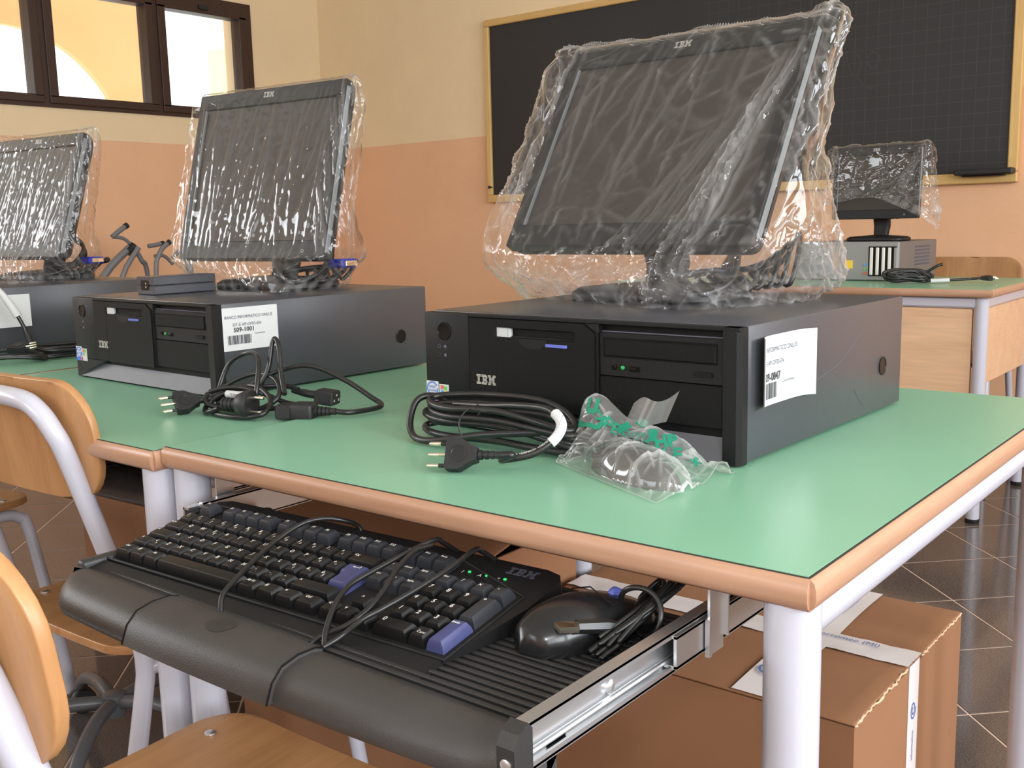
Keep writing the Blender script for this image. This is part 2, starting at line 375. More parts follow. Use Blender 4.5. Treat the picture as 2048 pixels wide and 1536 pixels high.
w = MB().box(XL-.16, XL-.09, -3.4, -.3, WZ0, WZ0+.06).box(XL-.16, XL-.09, -3.4, -.3, WZ1-.06, WZ1)
for q in (-3.4, -2.65, -1.88, -1.11, -.36): w.box(XL-.16, XL-.09, q, q+.06, WZ0, WZ1)
wo = struct('window_6', w, M['brown_frame'])
for q in (-3.34, -2.59, -1.82, -1.05): obj('pane', MB().box(XL-.13, XL-.125, q, q+.69, WZ0+.06, WZ1-.06), glass_m, wo, 0)

# blackboard
def slate():
    m, nt, b = nodes('slate_with_grid'); L = nt.links; b.inputs['Roughness'].default_value = .55
    tc = nt.nodes.new('ShaderNodeTexCoord'); sx = nt.nodes.new('ShaderNodeSeparateXYZ'); L.new(tc.outputs['Object'], sx.inputs[0])
    def line(sock):
        a = N(nt, 'ShaderNodeMath', op='DIVIDE'); L.new(sock, a.inputs[0]); a.inputs[1].default_value = .05
        f = N(nt, 'ShaderNodeMath', op='FRACT'); L.new(a.outputs[0], f.inputs[0])
        g = N(nt, 'ShaderNodeMath', op='LESS_THAN'); L.new(f.outputs[0], g.inputs[0]); g.inputs[1].default_value = .045; return g
    gx, gz = line(sx.outputs['X']), line(sx.outputs['Z'])
    mxx = N(nt, 'ShaderNodeMath', op='MAXIMUM'); L.new(gx.outputs[0], mxx.inputs[0]); L.new(gz.outputs[0], mxx.inputs[1])
    half = N(nt, 'ShaderNodeMath', op='GREATER_THAN'); L.new(sx.outputs['X'], half.inputs[0]); half.inputs[1].default_value = -2.17
    ml = N(nt, 'ShaderNodeMath', op='MULTIPLY'); L.new(mxx.outputs[0], ml.inputs[0]); L.new(half.outputs[0], ml.inputs[1])
    n1 = N(nt, 'ShaderNodeTexNoise', Scale=2.5, Detail=5.0); L.new(tc.outputs['Object'], n1.inputs['Vector'])
    cr = nt.nodes.new('ShaderNodeValToRGB'); cr.color_ramp.elements[0].color = (.009,.009,.010,1); cr.color_ramp.elements[1].color = (.018,.017,.0175,1); L.new(n1.outputs['Fac'], cr.inputs['Fac'])
    mx = nt.nodes.new('ShaderNodeMix'); mx.data_type = 'RGBA'; L.new(ml.outputs[0], mx.inputs['Factor']); L.new(cr.outputs['Color'], mx.inputs['A']); mx.inputs['B'].default_value = (.034,.029,.029,1)
    L.new(mx.outputs['Result'], b.inputs['Base Color']); return m
M['slate'] = slate()
bb = thing('blackboard', 'long blackboard in a pale pine frame on the orange and cream wall', 'blackboard', (0,0,0))
BX0, BX1, BZ0, BZ1 = -3.525, -.775, 1.12, 2.105
obj('slate_panel', MB().box(BX0+.03, BX1-.03, YB-.022, YB-.004, BZ0+.03, BZ1-.03), M['slate'], bb, 0)
def rail(a0, a1, c0, c1): return MB().box(a0, a1, YB-.036, YB-.001, c0, c1, .004)
obj('frame_rail', rail(BX0, BX1, BZ0, BZ0+.042), M['pine'], bb); obj('frame_rail', rail(BX0, BX1, BZ1-.036, BZ1), M['pine'], bb)
obj('frame_stile', rail(BX0, BX0+.034, BZ0+.0422, BZ1-.0362), M['pine_z'], bb); obj('frame_stile', rail(BX1-.038, BX1, BZ0+.0422, BZ1-.0362), M['pine_z'], bb)
M['chalk'] = mat('chalk_smear', (.040,.038,.038), .9)
st = MB()
for pts in ([(-1.62,1.56),(-1.57,1.63),(-1.52,1.70),(-1.50,1.73),(-1.54,1.71)], [(-1.50,1.73),(-1.47,1.63),(-1.44,1.60),(-1.42,1.66),(-1.46,1.70)], [(-1.44,1.60),(-1.40,1.55),(-1.36,1.54)], [(-1.40,1.66),(-1.37,1.62),(-1.34,1.66),(-1.37,1.69),(-1.40,1.66)]):
    st.tube([(x, YB-.0225, z) for x, z in [(p.x, p.y) for p in catmull([(a, c, 0) for a, c in pts], 6)]], .0045, 6)
st.map(lambda x, y, z: (x, YB-.0225+(y-YB+.0225)*.06, z))
obj('chalk_mark', st, M['chalk'], bb)
er = thing('chalk_holder', 'black chalk holder on the lower right corner of the blackboard frame', 'chalk holder', (-.885, YB-.036, 1.163))
obj('tray', MB().box(-.115,.105,-.06,0,-.010,.014,.005), M['black_rubber'], er); obj('underside', MB().box(-.09,.07,-.045,0,-.016,-.010,.003), M['black_rubber'], er)
tag(obj('wall_hook', MB().lathe([(.004,0),(.004,-.02),(.008,-.022),(.008,-.028)], 10, (-3.49, YB-.036, 1.205), 'y'), M['black_rubber']), 'tiny dark nail in the lower left of the blackboard frame', 'nail')
# ------------------------------------------------------------------ school desks
def edge_profile(h=.024):
    return [(.0015,0),(-.002,-.003),(-.0035,-.008),(-.0035,-.016),(-.002,-.021),(.0015,-h),(.02,-h),(.02,-.001)]
def desk(label, xr, yf, Wd, Dd, zt, group='green-topped computer desks'):
    """local frame: x from 0 (right) to -Wd, y from 0 (front) to Dd"""
    t = thing('school_desk', label, 'desk', (xr, yf, 0), group=group)
    obj('desktop', MB().box(-Wd+.018, -.018, .018, Dd-.018, zt-.023, zt-.0012), M['card_in'], t, 0)
    obj('laminate_line', MB().box(-Wd+.0012, -.0012, .0012, Dd-.0012, zt-.0018, zt-.0004), M['core'], t, 0)
    obj('laminate', MB().box(-Wd+.0034, -.0034, .0034, Dd-.0034, zt-.0016, zt), M['laminate'], t, 0)
    pr = edge_profile()
    obj('edge_strip', MB().prism([(d, zt-.0006+h) for d, h in pr], -Wd+.001, -.001, 'x'), M['beech_x'], t, 50)
    obj('edge_strip', MB().prism([(Dd-d, zt-.0006+h) for d, h in pr], -Wd+.001, -.001, 'x'), M['beech_x'], t, 50)
    obj('edge_strip', MB().prism([(-d, zt-.0006+h) for d, h in pr], .001, Dd-.001, 'y'), M['beech_y'], t, 50)
    obj('edge_strip', MB().prism([(-Wd+d, zt-.0006+h) for d, h in pr], .001, Dd-.001, 'y'), M['beech_y'], t, 50)
    zu = zt-.0246
    for lx in (-.022, -Wd+.022):
        for ly in (.022, Dd-.022):
            lg = obj('leg', MB().tube([(lx,ly,.012),(lx,ly,zu)], .0205, 24), M['tube'], t)
            obj('foot', MB().lathe([(.019,0),(.021,.002),(.021,.012),(.02,.016)], 20, (lx,ly,0)), M['black_rubber'], lg)
    zr = zu-.0165
    for lx in (-.019, -Wd+.019): obj('side_rail', MB().tube([(lx,.03,zr),(lx,Dd-.03,zr)], .016, 16), M['tube'], t)
    obj('back_rail', MB().tube([(-.03,Dd-.019,zr),(-Wd+.03,Dd-.019,zr)], .016, 16), M['tube'], t)
    return t
DW, DD = .779, .8217
desk('nearest green-topped desk, with the keyboard tray pulled out', 0, 0, DW, DD, TZ)
desk('middle green-topped desk carrying the computer with the flat white label', -.783, -.011, DW, DD, TZ-.004)
desk('green-topped desk at the left edge, beyond the middle desk', -1.566, -.004, DW, DD, TZ-.003)

# ------------------------------------------------------------------ teacher's desk in the background
td = thing('teacher_desk', 'green-topped teacher desk with wooden panels below the blackboard', 'desk', (-.585, 2.80, 0))
TW, TD = 1.45, .66
obj('desktop', MB().box(-TW+.018, -.018, .018, TD-.018, TZ-.023, TZ-.0012), M['card_in'], td, 0)
obj('laminate', MB().box(-TW+.003, -.003, .003, TD-.003, TZ-.0016, TZ), M['laminate'], td, 0)
for pts, ax, a0, a1, mm in (([(d, TZ-.0006+h*1.05) for d, h in edge_profile()], 'x', -TW, 0, 'beech_x'), ([(TD-d, TZ-.0006+h*1.05) for d, h in edge_profile()], 'x', -TW, 0, 'beech_x'),
                            ([(-d, TZ-.0006+h*1.05) for d, h in edge_profile()], 'y', 0, TD, 'beech_y'), ([(-TW+d, TZ-.0006+h*1.05) for d, h in edge_profile()], 'y', 0, TD, 'beech_y')):
    obj('edge_strip', MB().prism(pts, a0, a1, ax), M[mm], td, 50)
for lx in (-.035, -TW+.035):
    for ly in (.035, TD-.035):
        lg = obj('leg', MB().tube([(lx,ly,.012),(lx,ly,TZ-.026)], .021, 20), M['tube'], td); obj('foot', MB().lathe([(.02,0),(.022,.003),(.022,.014)], 18, (lx,ly,0)), M['black_rubber'], lg)
obj('front_rail', MB().box(-TW+.05, -.05, .02, .05, TZ-.062, TZ-.026, .006), M['tube'], td); obj('side_rail', MB().box(-.05, -.02, .05, TD-.05, TZ-.062, TZ-.026, .006), M['tube'], td)
obj('back_rail', MB().box(-TW+.05, -.05, TD-.05, TD-.02, TZ-.062, TZ-.026, .006), M['tube'], td)
obj('front_panel', MB().box(-TW+.06, -.062, .028, .046, .30, TZ-.064, .002), M['panel_wood'], td)
obj('side_panel', MB().box(-.046, -.028, .062, TD-.06, .455, TZ-.064, .002), M['panel_wood'], td)
obj('panel_batten', MB().box(-.046, -.024, .058, .085, .30, TZ-.064, .002), M['panel_wood'], td)
# ------------------------------------------------------------------ desktop computers
M['intel_blue'] = print_mat('sticker_blue', (.05,.16,.62)); M['sticker_grey'] = mat('sticker_silver', (.55,.57,.58), .35)
M['red_ink'] = print_mat('red_ink', (.75,.10,.05)); M['green_ink'] = print_mat('green_ink_sticker', (.12,.50,.10)); M['yellow_ink'] = print_mat('yellow_ink', (.85,.60,.05)); M['cyan_ink'] = print_mat('cyan_ink', (.08,.35,.75))
def plate(x0, x1, z0, z1, y): return MB().add([(x0,y,z0),(x1,y,z0),(x1,y,z1),(x0,y,z1)], [(0,1,2,3)])
def front_text(s, size, cx, cz, y, **kw): return text(s, size, fn=lambda a, b_, c: (cx+a, y, cz+b_), **kw)
def computer(label, loc, rotz, cd_variant=0):
    t = thing('desktop_computer', label, 'computer', loc, (0,0,rotz), 'black desktop computers lying flat under the monitors')
    obj('case_cover', MB().box(-.429, 0, .0145, .436, .003, .1405, .0022, 2), M['case'], t)
    for fx in (-.04, -.39):
        for fy in (.06, .38): obj('rubber_foot', MB().lathe([(.011,0),(.012,.003)], 14, (fx,fy,0)), M['black_rubber'], t)
    obj('chassis_front', MB().box(-.424, -.004, .0105, .016, .005, .137), M['door'], t, 0)
    bz = MB()
    bz.box(-.431, -.3575, 0, .0145, .034, .1395, .0018, 2)
    bz.box(-.3575, -.0005, 0, .0145, .1355, .1395, .001); bz.box(-.1725, -.1695, .001, .0145, .0345, .1355)
    bz.prism([(-.019,.0005),(-.004,.0),(.001,.004),(.001,.0145),(-.019,.0145)], .002, .1395, 'z')
    bz.prism([(-.187,.1355),(-.172,.1262),(-.168,.1262),(-.168,.1355)], .0008, .0145, 'y')
    bz.add([(-.431,0,.034),(-.338,0,.034),(-.423,0,.002),(-.431,0,.002),(-.431,.0145,.034),(-.431,.0145,.002)], [(0,1,2,3),(0,3,5,4)])
    bz.add([(-.431,0,.0022),(-.019,0,.0022),(-.019,.0145,.0022),(-.431,.0145,.0022)], [(0,1,2,3)])
    obj('bezel', bz, M['bezel'], t, 30)
    obj('sloped_lip', MB().add([(-.338,.0135,.034),(-.019,.0135,.034),(-.019,.0,.003),(-.423,.0,.003),(-.338,0,.034)], [(0,1,2,3),(0,3,4)]), M['lip'], t, 0, 'grey sloped strip along the foot of the front, toned as if lit from above')
    d = MB(); y0, y1 = -.0012, .010
    d.box(-.3565, -.314, y0, y1, .0345, .1352, .0008); d.prism([(-.199,.0345),(-.1728,.0345),(-.1728,.1255),(-.1875,.1352),(-.199,.1352)], y0, y1, 'y')
    d.box(-.314, -.199, y0, y1, .126, .1352); d.box(-.314, -.199, y0, y1, .0345, .1145)
    dr = obj('drive_door', d, M['door'], t, 30)
    obj('logo', striped_logo(.030).map(lambda a, b_, c: (-.330+a, y0-.0004, .0625+b_)), M['silver'], dr, 0)
    obj('floppy_slot', MB().box(-.314, -.199, .0065, .009, .1145, .126), M['door'], t, 0)
    obj('floppy_shutter', MB().box(-.3135, -.297, .001, .0065, .1148, .1255).box(-.297, -.293, .002, .0062, .1148, .125, .0008).tube([(-.2955,.002,.1148),(-.2955,.002,.1255)], .0012, 8), M['sticker_grey'], t, 30)
    obj('floppy_lip', MB().box(-.292, -.199, .003, .0066, .1145, .1165).box(-.222,-.2,.0012,.003,.1156,.1162), M['bezel'], t, 0)
    th = [(-.258+.021*math.cos(a), .1145-.0115*math.sin(a)) for a in [PI*i/16 for i in range(17)]]
    obj('thumb_notch', MB().prism(th, y0-.0003, y0+.001, 'y'), M['bezel'], dr, 0)
    obj('eject_button', MB().box(-.239, -.2095, y0-.0022, .004, .1068, .1104, .0006), M['blue'], dr, 30, 'blue floppy eject button')
    pb = obj('power_button', MB().lathe([(.0105,-.001),(.0112,0.0),(.0105,.0012),(.0,.0010)][::-1] if False else [(.0112,.002),(.0112,-.0008),(.0102,-.0014),(.0098,-.0006),(.004,-.0003)], 28, (-.3975,0,.117), 'y'), M['gloss'], t)
    for lz in (.098, .0875): obj('indicator', MB().lathe([(.0022,.001),(.0022,-.0006),(.0012,-.001)], 12, (-.3965,0,lz), 'y'), M['ink_soft'], t)
    obj('indicator_symbol', MB().tube([(-.4065+.0022*math.cos(a), -.0002, .098+.0022*math.sin(a)) for a in [2*PI*i/10 for i in range(10)]], .00028, 5, True).tube([(-.4088,-.0002,.0857),(-.4088,-.0002,.0893),(-.4045,-.0002,.0893),(-.4045,-.0002,.0857)], .00028, 5, True), M['ink_soft'], t)
    # stickers
    st = obj('processor_sticker', plate(-.4305, -.4098, .0295, .054, -.0004), M['paper'], t, 0, 'white and blue processor sticker')
    bl = MB().join(plate(-.4305, -.4098, .0295, .0355, -.0007))
    ring = catmull([(-.4202+.0088*math.cos(a), -.0008, .0447+.0080*math.sin(a)) for a in [.5+2*PI*.93*i/12 for i in range(13)]], 3)
    bl.tube(ring, .0007, 5); bl.join(front_text('intel', .0062, -.4204, .0472, -.0008)); bl.join(front_text('inside', .0054, -.4200, .0425, -.0008))
    obj('sticker_print', bl, M['intel_blue'], st, 0)
    obj('sticker_band', plate(-.4145, -.4098, .0295, .0355, -.0009), M['red_ink'], st, 0)
    s2 = obj('system_sticker', plate(-.4088, -.3925, .0295, .0512, -.0004), M['sticker_grey'], t, 0, 'grey sticker with a four-colour flag')
    for (ax, az, mm) in ((-.4062,.0452,'red_ink'), (-.4005,.0445,'green_ink'), (-.4062,.0395,'cyan_ink'), (-.4005,.0388,'yellow_ink')):
        obj('flag_quarter', MB().add([(ax,-.0007,az),(ax+.0050,-.0007,az-.0006),(ax+.0050,-.0007,az+.0042),(ax,-.0007,az+.0048)], [(0,1,2,3)]), M[mm], s2, 0)
    # optical drive
    cd = obj('optical_drive', MB().box(-.1688, -.0198, .003, .012, .0805, .1275, .0008), M['bezel'], t)
    obj('disc_tray', MB().box(-.162, -.0275, .0012, .005, .1022, .1205, .001), M['door'], cd)
    obj('tray_rim', MB().tube([(-.163,.0028,.1012),(-.0265,.0028,.1012),(-.0265,.0028,.1215),(-.163,.0028,.1215)], .0006, 6, True), M['gloss'], cd)
    obj('headphone_jack', MB().lathe([(.0034,.003),(.0034,.0018),(.0018,.0016),(.0016,.0028)], 16, (-.150,0,.0905), 'y'), M['gloss'], cd)
    obj('drive_light', MB().lathe([(.0022,.003),(.0022,.0016),(.001,.0008)], 12, (-.1385,0,.0905), 'y'), M['led'], cd)
    obj('volume_wheel', MB().box(-.1312, -.1175, .0026, .004, .0868, .0928).tube([(-.128,.0022,.0898),(-.1205,.0022,.0898)], .0022, 10), M['gloss'], cd)
    obj('drive_button', MB().prism(rrect(-.0515,-.0315,.0880,.0930,.0024), .0012, .004, 'y'), M['door'], cd)
    obj('drive_emblem', front_text('CD', .007, -.094, .1115, .0010, wide=1.6), M['gloss'], cd, 0)
    obj('drive_gap', MB().box(-.1688,-.0198,.006,.012,.1275,.1286), M['ink_soft'], t, 0)
    obj('blank_bay', MB().box(-.1690, -.0195, .0022, .012, .0365, .0798, .0012), M['door'], t)
    # side
    obj('side_button', MB().lathe([(.0118,-.001),(.0118,.0008),(.0108,.0010),(.0102,.0003),(.003,.0003)], 28, (0,.372,.0575), 'x'), M['gloss'], t)
    obj('cover_seam', MB().box(-.0005, .0003, .0142, .0150, .004, .139), M['gloss'], t, 0)
    return t
def barcode(w, h):
    mb = MB(); x = 0; random.seed(3)
    while x < w:
        b_ = random.choice((.0007,.001,.0016)); mb.add([(x,0,0),(min(x+b_,w),0,0),(min(x+b_,w),h,0),(x,h,0)], [(0,1,2,3)]); x += b_+random.choice((.0007,.001,.0014))
    return mb
def side_label(t, s0, s1, z0, z1, curve, lines, name='inventory_label'):
    """white paper label on the right side; curve(s)->distance off the case"""
    def P(a, b_, off=0.): return (.0006+curve((a-s0)/(s1-s0))+off, a, b_)
    mb = MB().grid(lambda i, j: P(s0+(s1-s0)*i, z0+(z1-z0)*j), 150, 3)
    lb = obj(name, mb, M['paper'], t, 180)
    for mm, parts in lines.items():
        pm = MB()
        for kind, *a in parts:
            if kind == 't': pm.join(text(a[0], a[1], 'LEFT', lambda x, y, z, a=a: P(s0+a[2]+x, z0+a[3]+y, .0007), bold=a[4] if len(a) > 4 else 0, wide=a[5] if len(a) > 5 else 1))
            else: pm.join(barcode(a[0], a[1]).map(lambda x, y, z, a=a: P(s0+a[2]+x, z0+a[3]+y, .0007)))
        obj('label_print', pm, M[mm], lb, 0)
    return lb
PC1 = (-.182, .258, TZ); A1 = -.026
pc1 = computer('black desktop computer with curled white label, on the nearest desk', PC1, A1)
def curl(u): return .0105*abs(2*u-1)**5+.0005
side_label(pc1, .030, .150, .055, .1265, curl, {'ink_soft': [('t','INFORMATICO ONLUS',.0072,.020,.0565,0,.98),('t','E-XP-OF03-EN',.0068,.020,.0430),('t','Commessa',.0052,.058,.0215,0,1.25)], 'ink': [('t','09-0847',.0118,.019,.0285,.0002,.9),('b',.028,.0165,.019,.0065)]})
sc = MB().tube(catmull([(.0002,.285,.040),(.0002,.298,.027),(.0002,.315,.016)],6), .0003, 4).tube(catmull([(.0002,.16,.063),(.0002,.24,.078),(.0002,.30,.108)],6), .00018, 4)
obj('scratch', sc, mat('scratch', (.16,.16,.17), .5), pc1)
pc2 = computer('black desktop computer with flat white label S09-1001, on the middle desk', (-1.022, .250, TZ-.004), -.038)
def flat(u): return .0003
side_label(pc2, .010, .1135, .069, .1335, flat, {'ink_soft': [('t','BANCO INFORMATICO ONLUS',.0066,.008,.050,0,.92),('t','DT-E-XP-OF03-EN',.0064,.022,.0385),('t','Commessa',.0042,.060,.0235)], 'ink': [('t','S09-1001',.0094,.023,.0308,.0002,1.05),('b',.042,.0135,.012,.0095)]})
pc3 = computer('black desktop computer at the left edge, on the farthest of the three desks', (-1.880, .262, TZ-.003), -.03)
def lift(u): return .006*u*u+.0004
side_label(pc3, .035, .135, .058, .125, lift, {})
# ------------------------------------------------------------------ flat monitors
M['mon'] = mat('monitor_plastic', (.012,.012,.013), .45, spec=.3, bump=.15, bscale=1200); M['mon_edge'] = mat('monitor_edge', (.16,.18,.19), .38)
def monitor(label, O, yaw_, tilt, Wm, Hm, drop, cables=3, plug=True):
    t = thing('flat_monitor', label, 'monitor', (O[0], O[1], O[2]-drop), (0,0,yaw_), 'flat monitors wrapped in clear plastic')
    st, ct = math.sin(tilt), math.cos(tilt)
    def P(x, u, w): return (x, u*st+w*ct, drop+u*ct-w*st)
    h = Wm/2; bs, bt, bb_ = .019, .030, .033
    fr_ = MB().box(-h, h, 0, bb_, 0, .018, .0015).box(-h, h, Hm-bt, Hm, 0, .018, .0015).box(-h, -h+bs, bb_-.002, Hm-bt+.002, 0, .018, .0012).box(h-bs, h, bb_-.002, Hm-bt+.002, 0, .018, .0012)
    bz = obj('bezel', fr_.map(P), M['mon'], t, 30)
    obj('screen', MB().box(-h+bs-.001, h-bs+.001, bb_-.001, Hm-bt+.001, .004, .009).map(P), M['screen'], t, 0)
    obj('inner_edge', MB().box(-h+bs-.0005, -h+bs+.0025, bb_, Hm-bt, .0005, .0045).map(P), M['mon_edge'], bz, 0)
    obj('side_trim', MB().box(h-.0005, h+.0022, .012, Hm-.012, .003, .013, .001).map(P), M['mon_edge'], t, 30, 'lighter grey strip along the right edge')
    obj('side_trim', MB().box(-h-.0022, -h+.0005, .012, Hm-.012, .003, .013, .001).map(P), M['mon_edge'], t, 30)
    def shell(i, j):
        q = [(1,.018),(.995,.026),(.93,.040),(.80,.050),(.4,.054)][min(int(j*4+.5), 4)]
        poly = rrect(-h*q[0], h*q[0], Hm/2-Hm/2*q[0], Hm/2+Hm/2*q[0], .012*q[0], 3); k = int(i*len(poly)+.5) % len(poly)
        return (poly[k][0], poly[k][1], q[1])
    n = len(rrect(-h, h, 0, Hm, .012, 3)); sh = MB().grid(shell, n, 5, cu=True); sh.f.append(tuple(4*n+i for i in range(n)))
    obj('back_shell', sh.map(P), M['mon'], t, 40)
    obj('logo', striped_logo(.026).map(lambda x, y, z: P(x, Hm-.0125+y, -.0004)), M['silver'], bz, 0)
    obj('power_symbol', MB().tube([(h-.05+.0028*math.cos(a), .014+.0028*math.sin(a), -.0003) for a in [2*PI*i/10 for i in range(10)]], .0004, 5, True).map(P), M['silver'], bz)
    for k in range(4): obj('control_button', MB().box(.03+.018*k, .040+.018*k, -.0012, .003, .002, .010, .0008).map(P), M['mon_edge'] if k == 5 else M['mon'], bz)
    # stand
    hb = P(0, .10, .052); by = hb[1]+.02
    nk = [(x*.045, hb[1]+dy, z) for x, dy, z in ()]
    def neck(i, j):
        a = [(0, .012, .026), (.25, .022, .030), (.6, .012, .034), (1., -.012, .030)]
        for (t0, d0, w0), (t1, d1, w1) in zip(a, a[1:]):
            if j <= t1+1e-6: s_ = (j-t0)/(t1-t0); dy = d0+(d1-d0)*s_; ww = w0+(w1-w0)*s_; break
        p = rrect(-ww, ww, -.014, .014, .01, 3); k = int(i*len(p)+.5) % len(p)
        return (p[k][0], hb[1]+dy+p[k][1], .012+(hb[2]-.012)*j)
    obj('neck', MB().grid(neck, 16, 9, cu=True), M['mon'], t, 50)
    bsx, b0, b1 = .112, by-.100, by+.040+.05*st
    def base(i, j):
        sc_, zz = [(.97,0),(1,.003),(.99,.010),(.90,.016),(.55,.019),(.2,.022)][min(int(j*5+.5), 5)]
        p = rrect(-bsx*sc_, bsx*sc_, (b0+b1)/2-(b1-b0)/2*sc_, (b0+b1)/2+(b1-b0)/2*sc_, .05*sc_, 6); k = int(i*len(p)+.5) % len(p)
        return (p[k][0], p[k][1], zz)
    nb = len(rrect(-1,1,-1,1,.1,6)); bm_ = MB().grid(base, nb, 6, cu=True); bm_.f.append(tuple(5*nb+i for i in range(nb))); bm_.f.append(tuple(range(nb)))
    obj('base', bm_, M['mon'], t, 50)
    if cables:
        random.seed(int(abs(O[0])*100))
        for k in range(cables):
            p0 = (h*.35-.03*k, hb[1]+.02, hb[2]-.02); y2 = by+.03*k-.01
            pts = [p0, (h*.45, hb[1]+.05, drop*.8+.03), (h*.62-.02*k, y2-.02, .03), (h*.50, y2-.07, .012), (h*.15, y2-.02, .028), (h*.35, y2+.05, .035), (h*.6, y2+.02, .02+.012*k), (h*.66, y2-.03, .014), (h*.4, y2+.01, .03)]
            obj('cable', MB().tube(catmull(pts, 6), .0035 if k else .0045, 8), M['cord'], t, 60)
        vx, vy = h*.60, by+.035
    if cables and plug:
        vg = obj('video_plug', MB().box(vx-.017, vx+.017, vy-.022, vy+.02, .034, .050, .003), M['vga_blue'], t, 30, 'blue video plug')
        obj('plug_shell', MB().box(vx+.016, vx+.022, vy-.016, vy+.014, .037, .047, .001), M['brass'], vg)
    return t
MO1 = ((-.447, .449, .979), -.043, .539, .375, .315)
MO2 = ((-1.268, .500, .957), .083, .261, .375, .315)
MO3 = ((-2.165, .515, .957), .09, .32, .345, .295)
monitor('large flat monitor under loose clear plastic on the nearest computer', *MO1, MO1[0][2]-TZ-.1405, 6, False)
monitor('flat monitor in tightly creased clear plastic on the middle computer', *MO2, MO2[0][2]-TZ-.1365)
monitor('flat monitor in shiny creased plastic at the left edge of the view', *MO3, MO3[0][2]-TZ-.1375)

# clear film
def film(name, haze, rough=.07, tint=(.97,.97,.97), crease_haze_glint=.35, su=(26., 26.), fine=(70., 60.), lw=.045, line_haze_glint=.35, bump=.8, facing=.07, gloss=.35, l2k=.25):
    """clear film: see-through, glossy, with fine creases and their painted glints drawn along the sheet (uv in metres)"""
    m, nt, b = nodes(name); nt.nodes.remove(b); L = nt.links; out = nt.nodes['Material Output']
    tr = nt.nodes.new('ShaderNodeBsdfTransparent'); tr.inputs[0].default_value = (*tint, 1)
    gl = nt.nodes.new('ShaderNodeBsdfGlossy'); gl.inputs['Roughness'].default_value = rough; gl.inputs[0].default_value = (1,1,1,1)
    df = nt.nodes.new('ShaderNodeBsdfDiffuse'); df.inputs[0].default_value = (.85,.84,.84,1)
    tl = nt.nodes.new('ShaderNodeBsdfTranslucent'); tl.inputs[0].default_value = (.85,.84,.84,1)
    uv = nt.nodes.new('ShaderNodeUVMap'); uv.uv_map = 'sheet'
    def math_(op, a, b_=None, c=None, clamp=False):
        n = nt.nodes.new('ShaderNodeMath'); n.operation = op; n.use_clamp = clamp
        for k, v in enumerate((a, b_, c)):
            if v is None: continue
            if isinstance(v, (int, float)): n.inputs[k].default_value = v
            else: L.new(v, n.inputs[k])
        return n.outputs[0]
    def lines(sc_, w, seed, dist=.6, det=1.0):
        mp = nt.nodes.new('ShaderNodeMapping'); mp.inputs['Scale'].default_value = (sc_[0], sc_[1], 1); mp.inputs['Location'].default_value = (seed, seed*2.3, seed*.7); L.new(uv.outputs[0], mp.inputs['Vector'])
        n = N(nt, 'ShaderNodeTexNoise', Scale=1.0, Detail=det, Distortion=dist); L.new(mp.outputs[0], n.inputs['Vector'])
        a = math_('ABSOLUTE', math_('SUBTRACT', n.outputs['Fac'], .5)); return math_('SUBTRACT', 1.0, math_('DIVIDE', a, w), clamp=True)
    l1 = lines(su, lw, 3.1); l2 = lines(fine, lw, 11.7); gate = lines((su[0]*.4, su[1]*.9), .22, 5.3, 0.)
    at = nt.nodes.new('ShaderNodeAttribute'); at.attribute_name = 'crease'
    dn = nt.nodes.new('ShaderNodeAttribute'); dn.attribute_name = 'density'
    ll = math_('MULTIPLY', math_('MAXIMUM', math_('MULTIPLY', l1, gate), math_('MULTIPLY', l2, l2k)), dn.outputs['Fac'])
    bp = N(nt, 'ShaderNodeBump', Strength=bump, Distance=.0025); L.new(ll, bp.inputs['Height']); L.new(bp.outputs['Normal'], gl.inputs['Normal'])
    lwt = nt.nodes.new('ShaderNodeLayerWeight'); lwt.inputs['Blend'].default_value = .5; L.new(bp.outputs['Normal'], lwt.inputs['Normal'])
    fr = math_('MULTIPLY_ADD', math_('POWER', lwt.outputs['Facing'], 4.0), .85, facing, True)
    fr = math_('MULTIPLY_ADD', ll, gloss, fr, True)
    a = nt.nodes.new('ShaderNodeMixShader'); L.new(fr, a.inputs[0]); L.new(tr.outputs[0], a.inputs[1]); L.new(gl.outputs[0], a.inputs[2])
    c = nt.nodes.new('ShaderNodeMixShader'); c.inputs[0].default_value = .5; L.new(df.outputs[0], c.inputs[1]); L.new(tl.outputs[0], c.inputs[2])
    hz = math_('ADD', math_('MULTIPLY_ADD', at.outputs['Fac'], crease_haze_glint, haze), math_('MULTIPLY', math_('POWER', ll, 2.0), line_haze_glint), None, True)  # white on the creases: film haze plus painted glints of flash and windows
    d = nt.nodes.new('ShaderNodeMixShader'); L.new(hz, d.inputs[0]); L.new(a.outputs[0], d.inputs[1]); L.new(c.outputs[0], d.inputs[2])
    L.new(d.outputs[0], out.inputs[0]); return m
M['film'] = film('clear_loose_film', .008, .06, crease_haze_glint=.50, su=(20., 13.), fine=(52., 38.), lw=.04, line_haze_glint=.35, gloss=.35, bump=.9, l2k=0., facing=.042)
M['film_tight'] = film('clear_tight_film', .004, .06, crease_haze_glint=.40, su=(74., 1.7), fine=(180., 4.), lw=.070, line_haze_glint=.8, bump=1.0, gloss=.75, l2k=.5, facing=.035)
M['pouch'] = film('clear_pouch_film', .15, .09, crease_haze_glint=.6, su=(30., 30.), fine=(90., 80.), lw=.05, line_haze_glint=.35)
def ridge(x, w=.12): return max(0., 1-abs(x)/w)
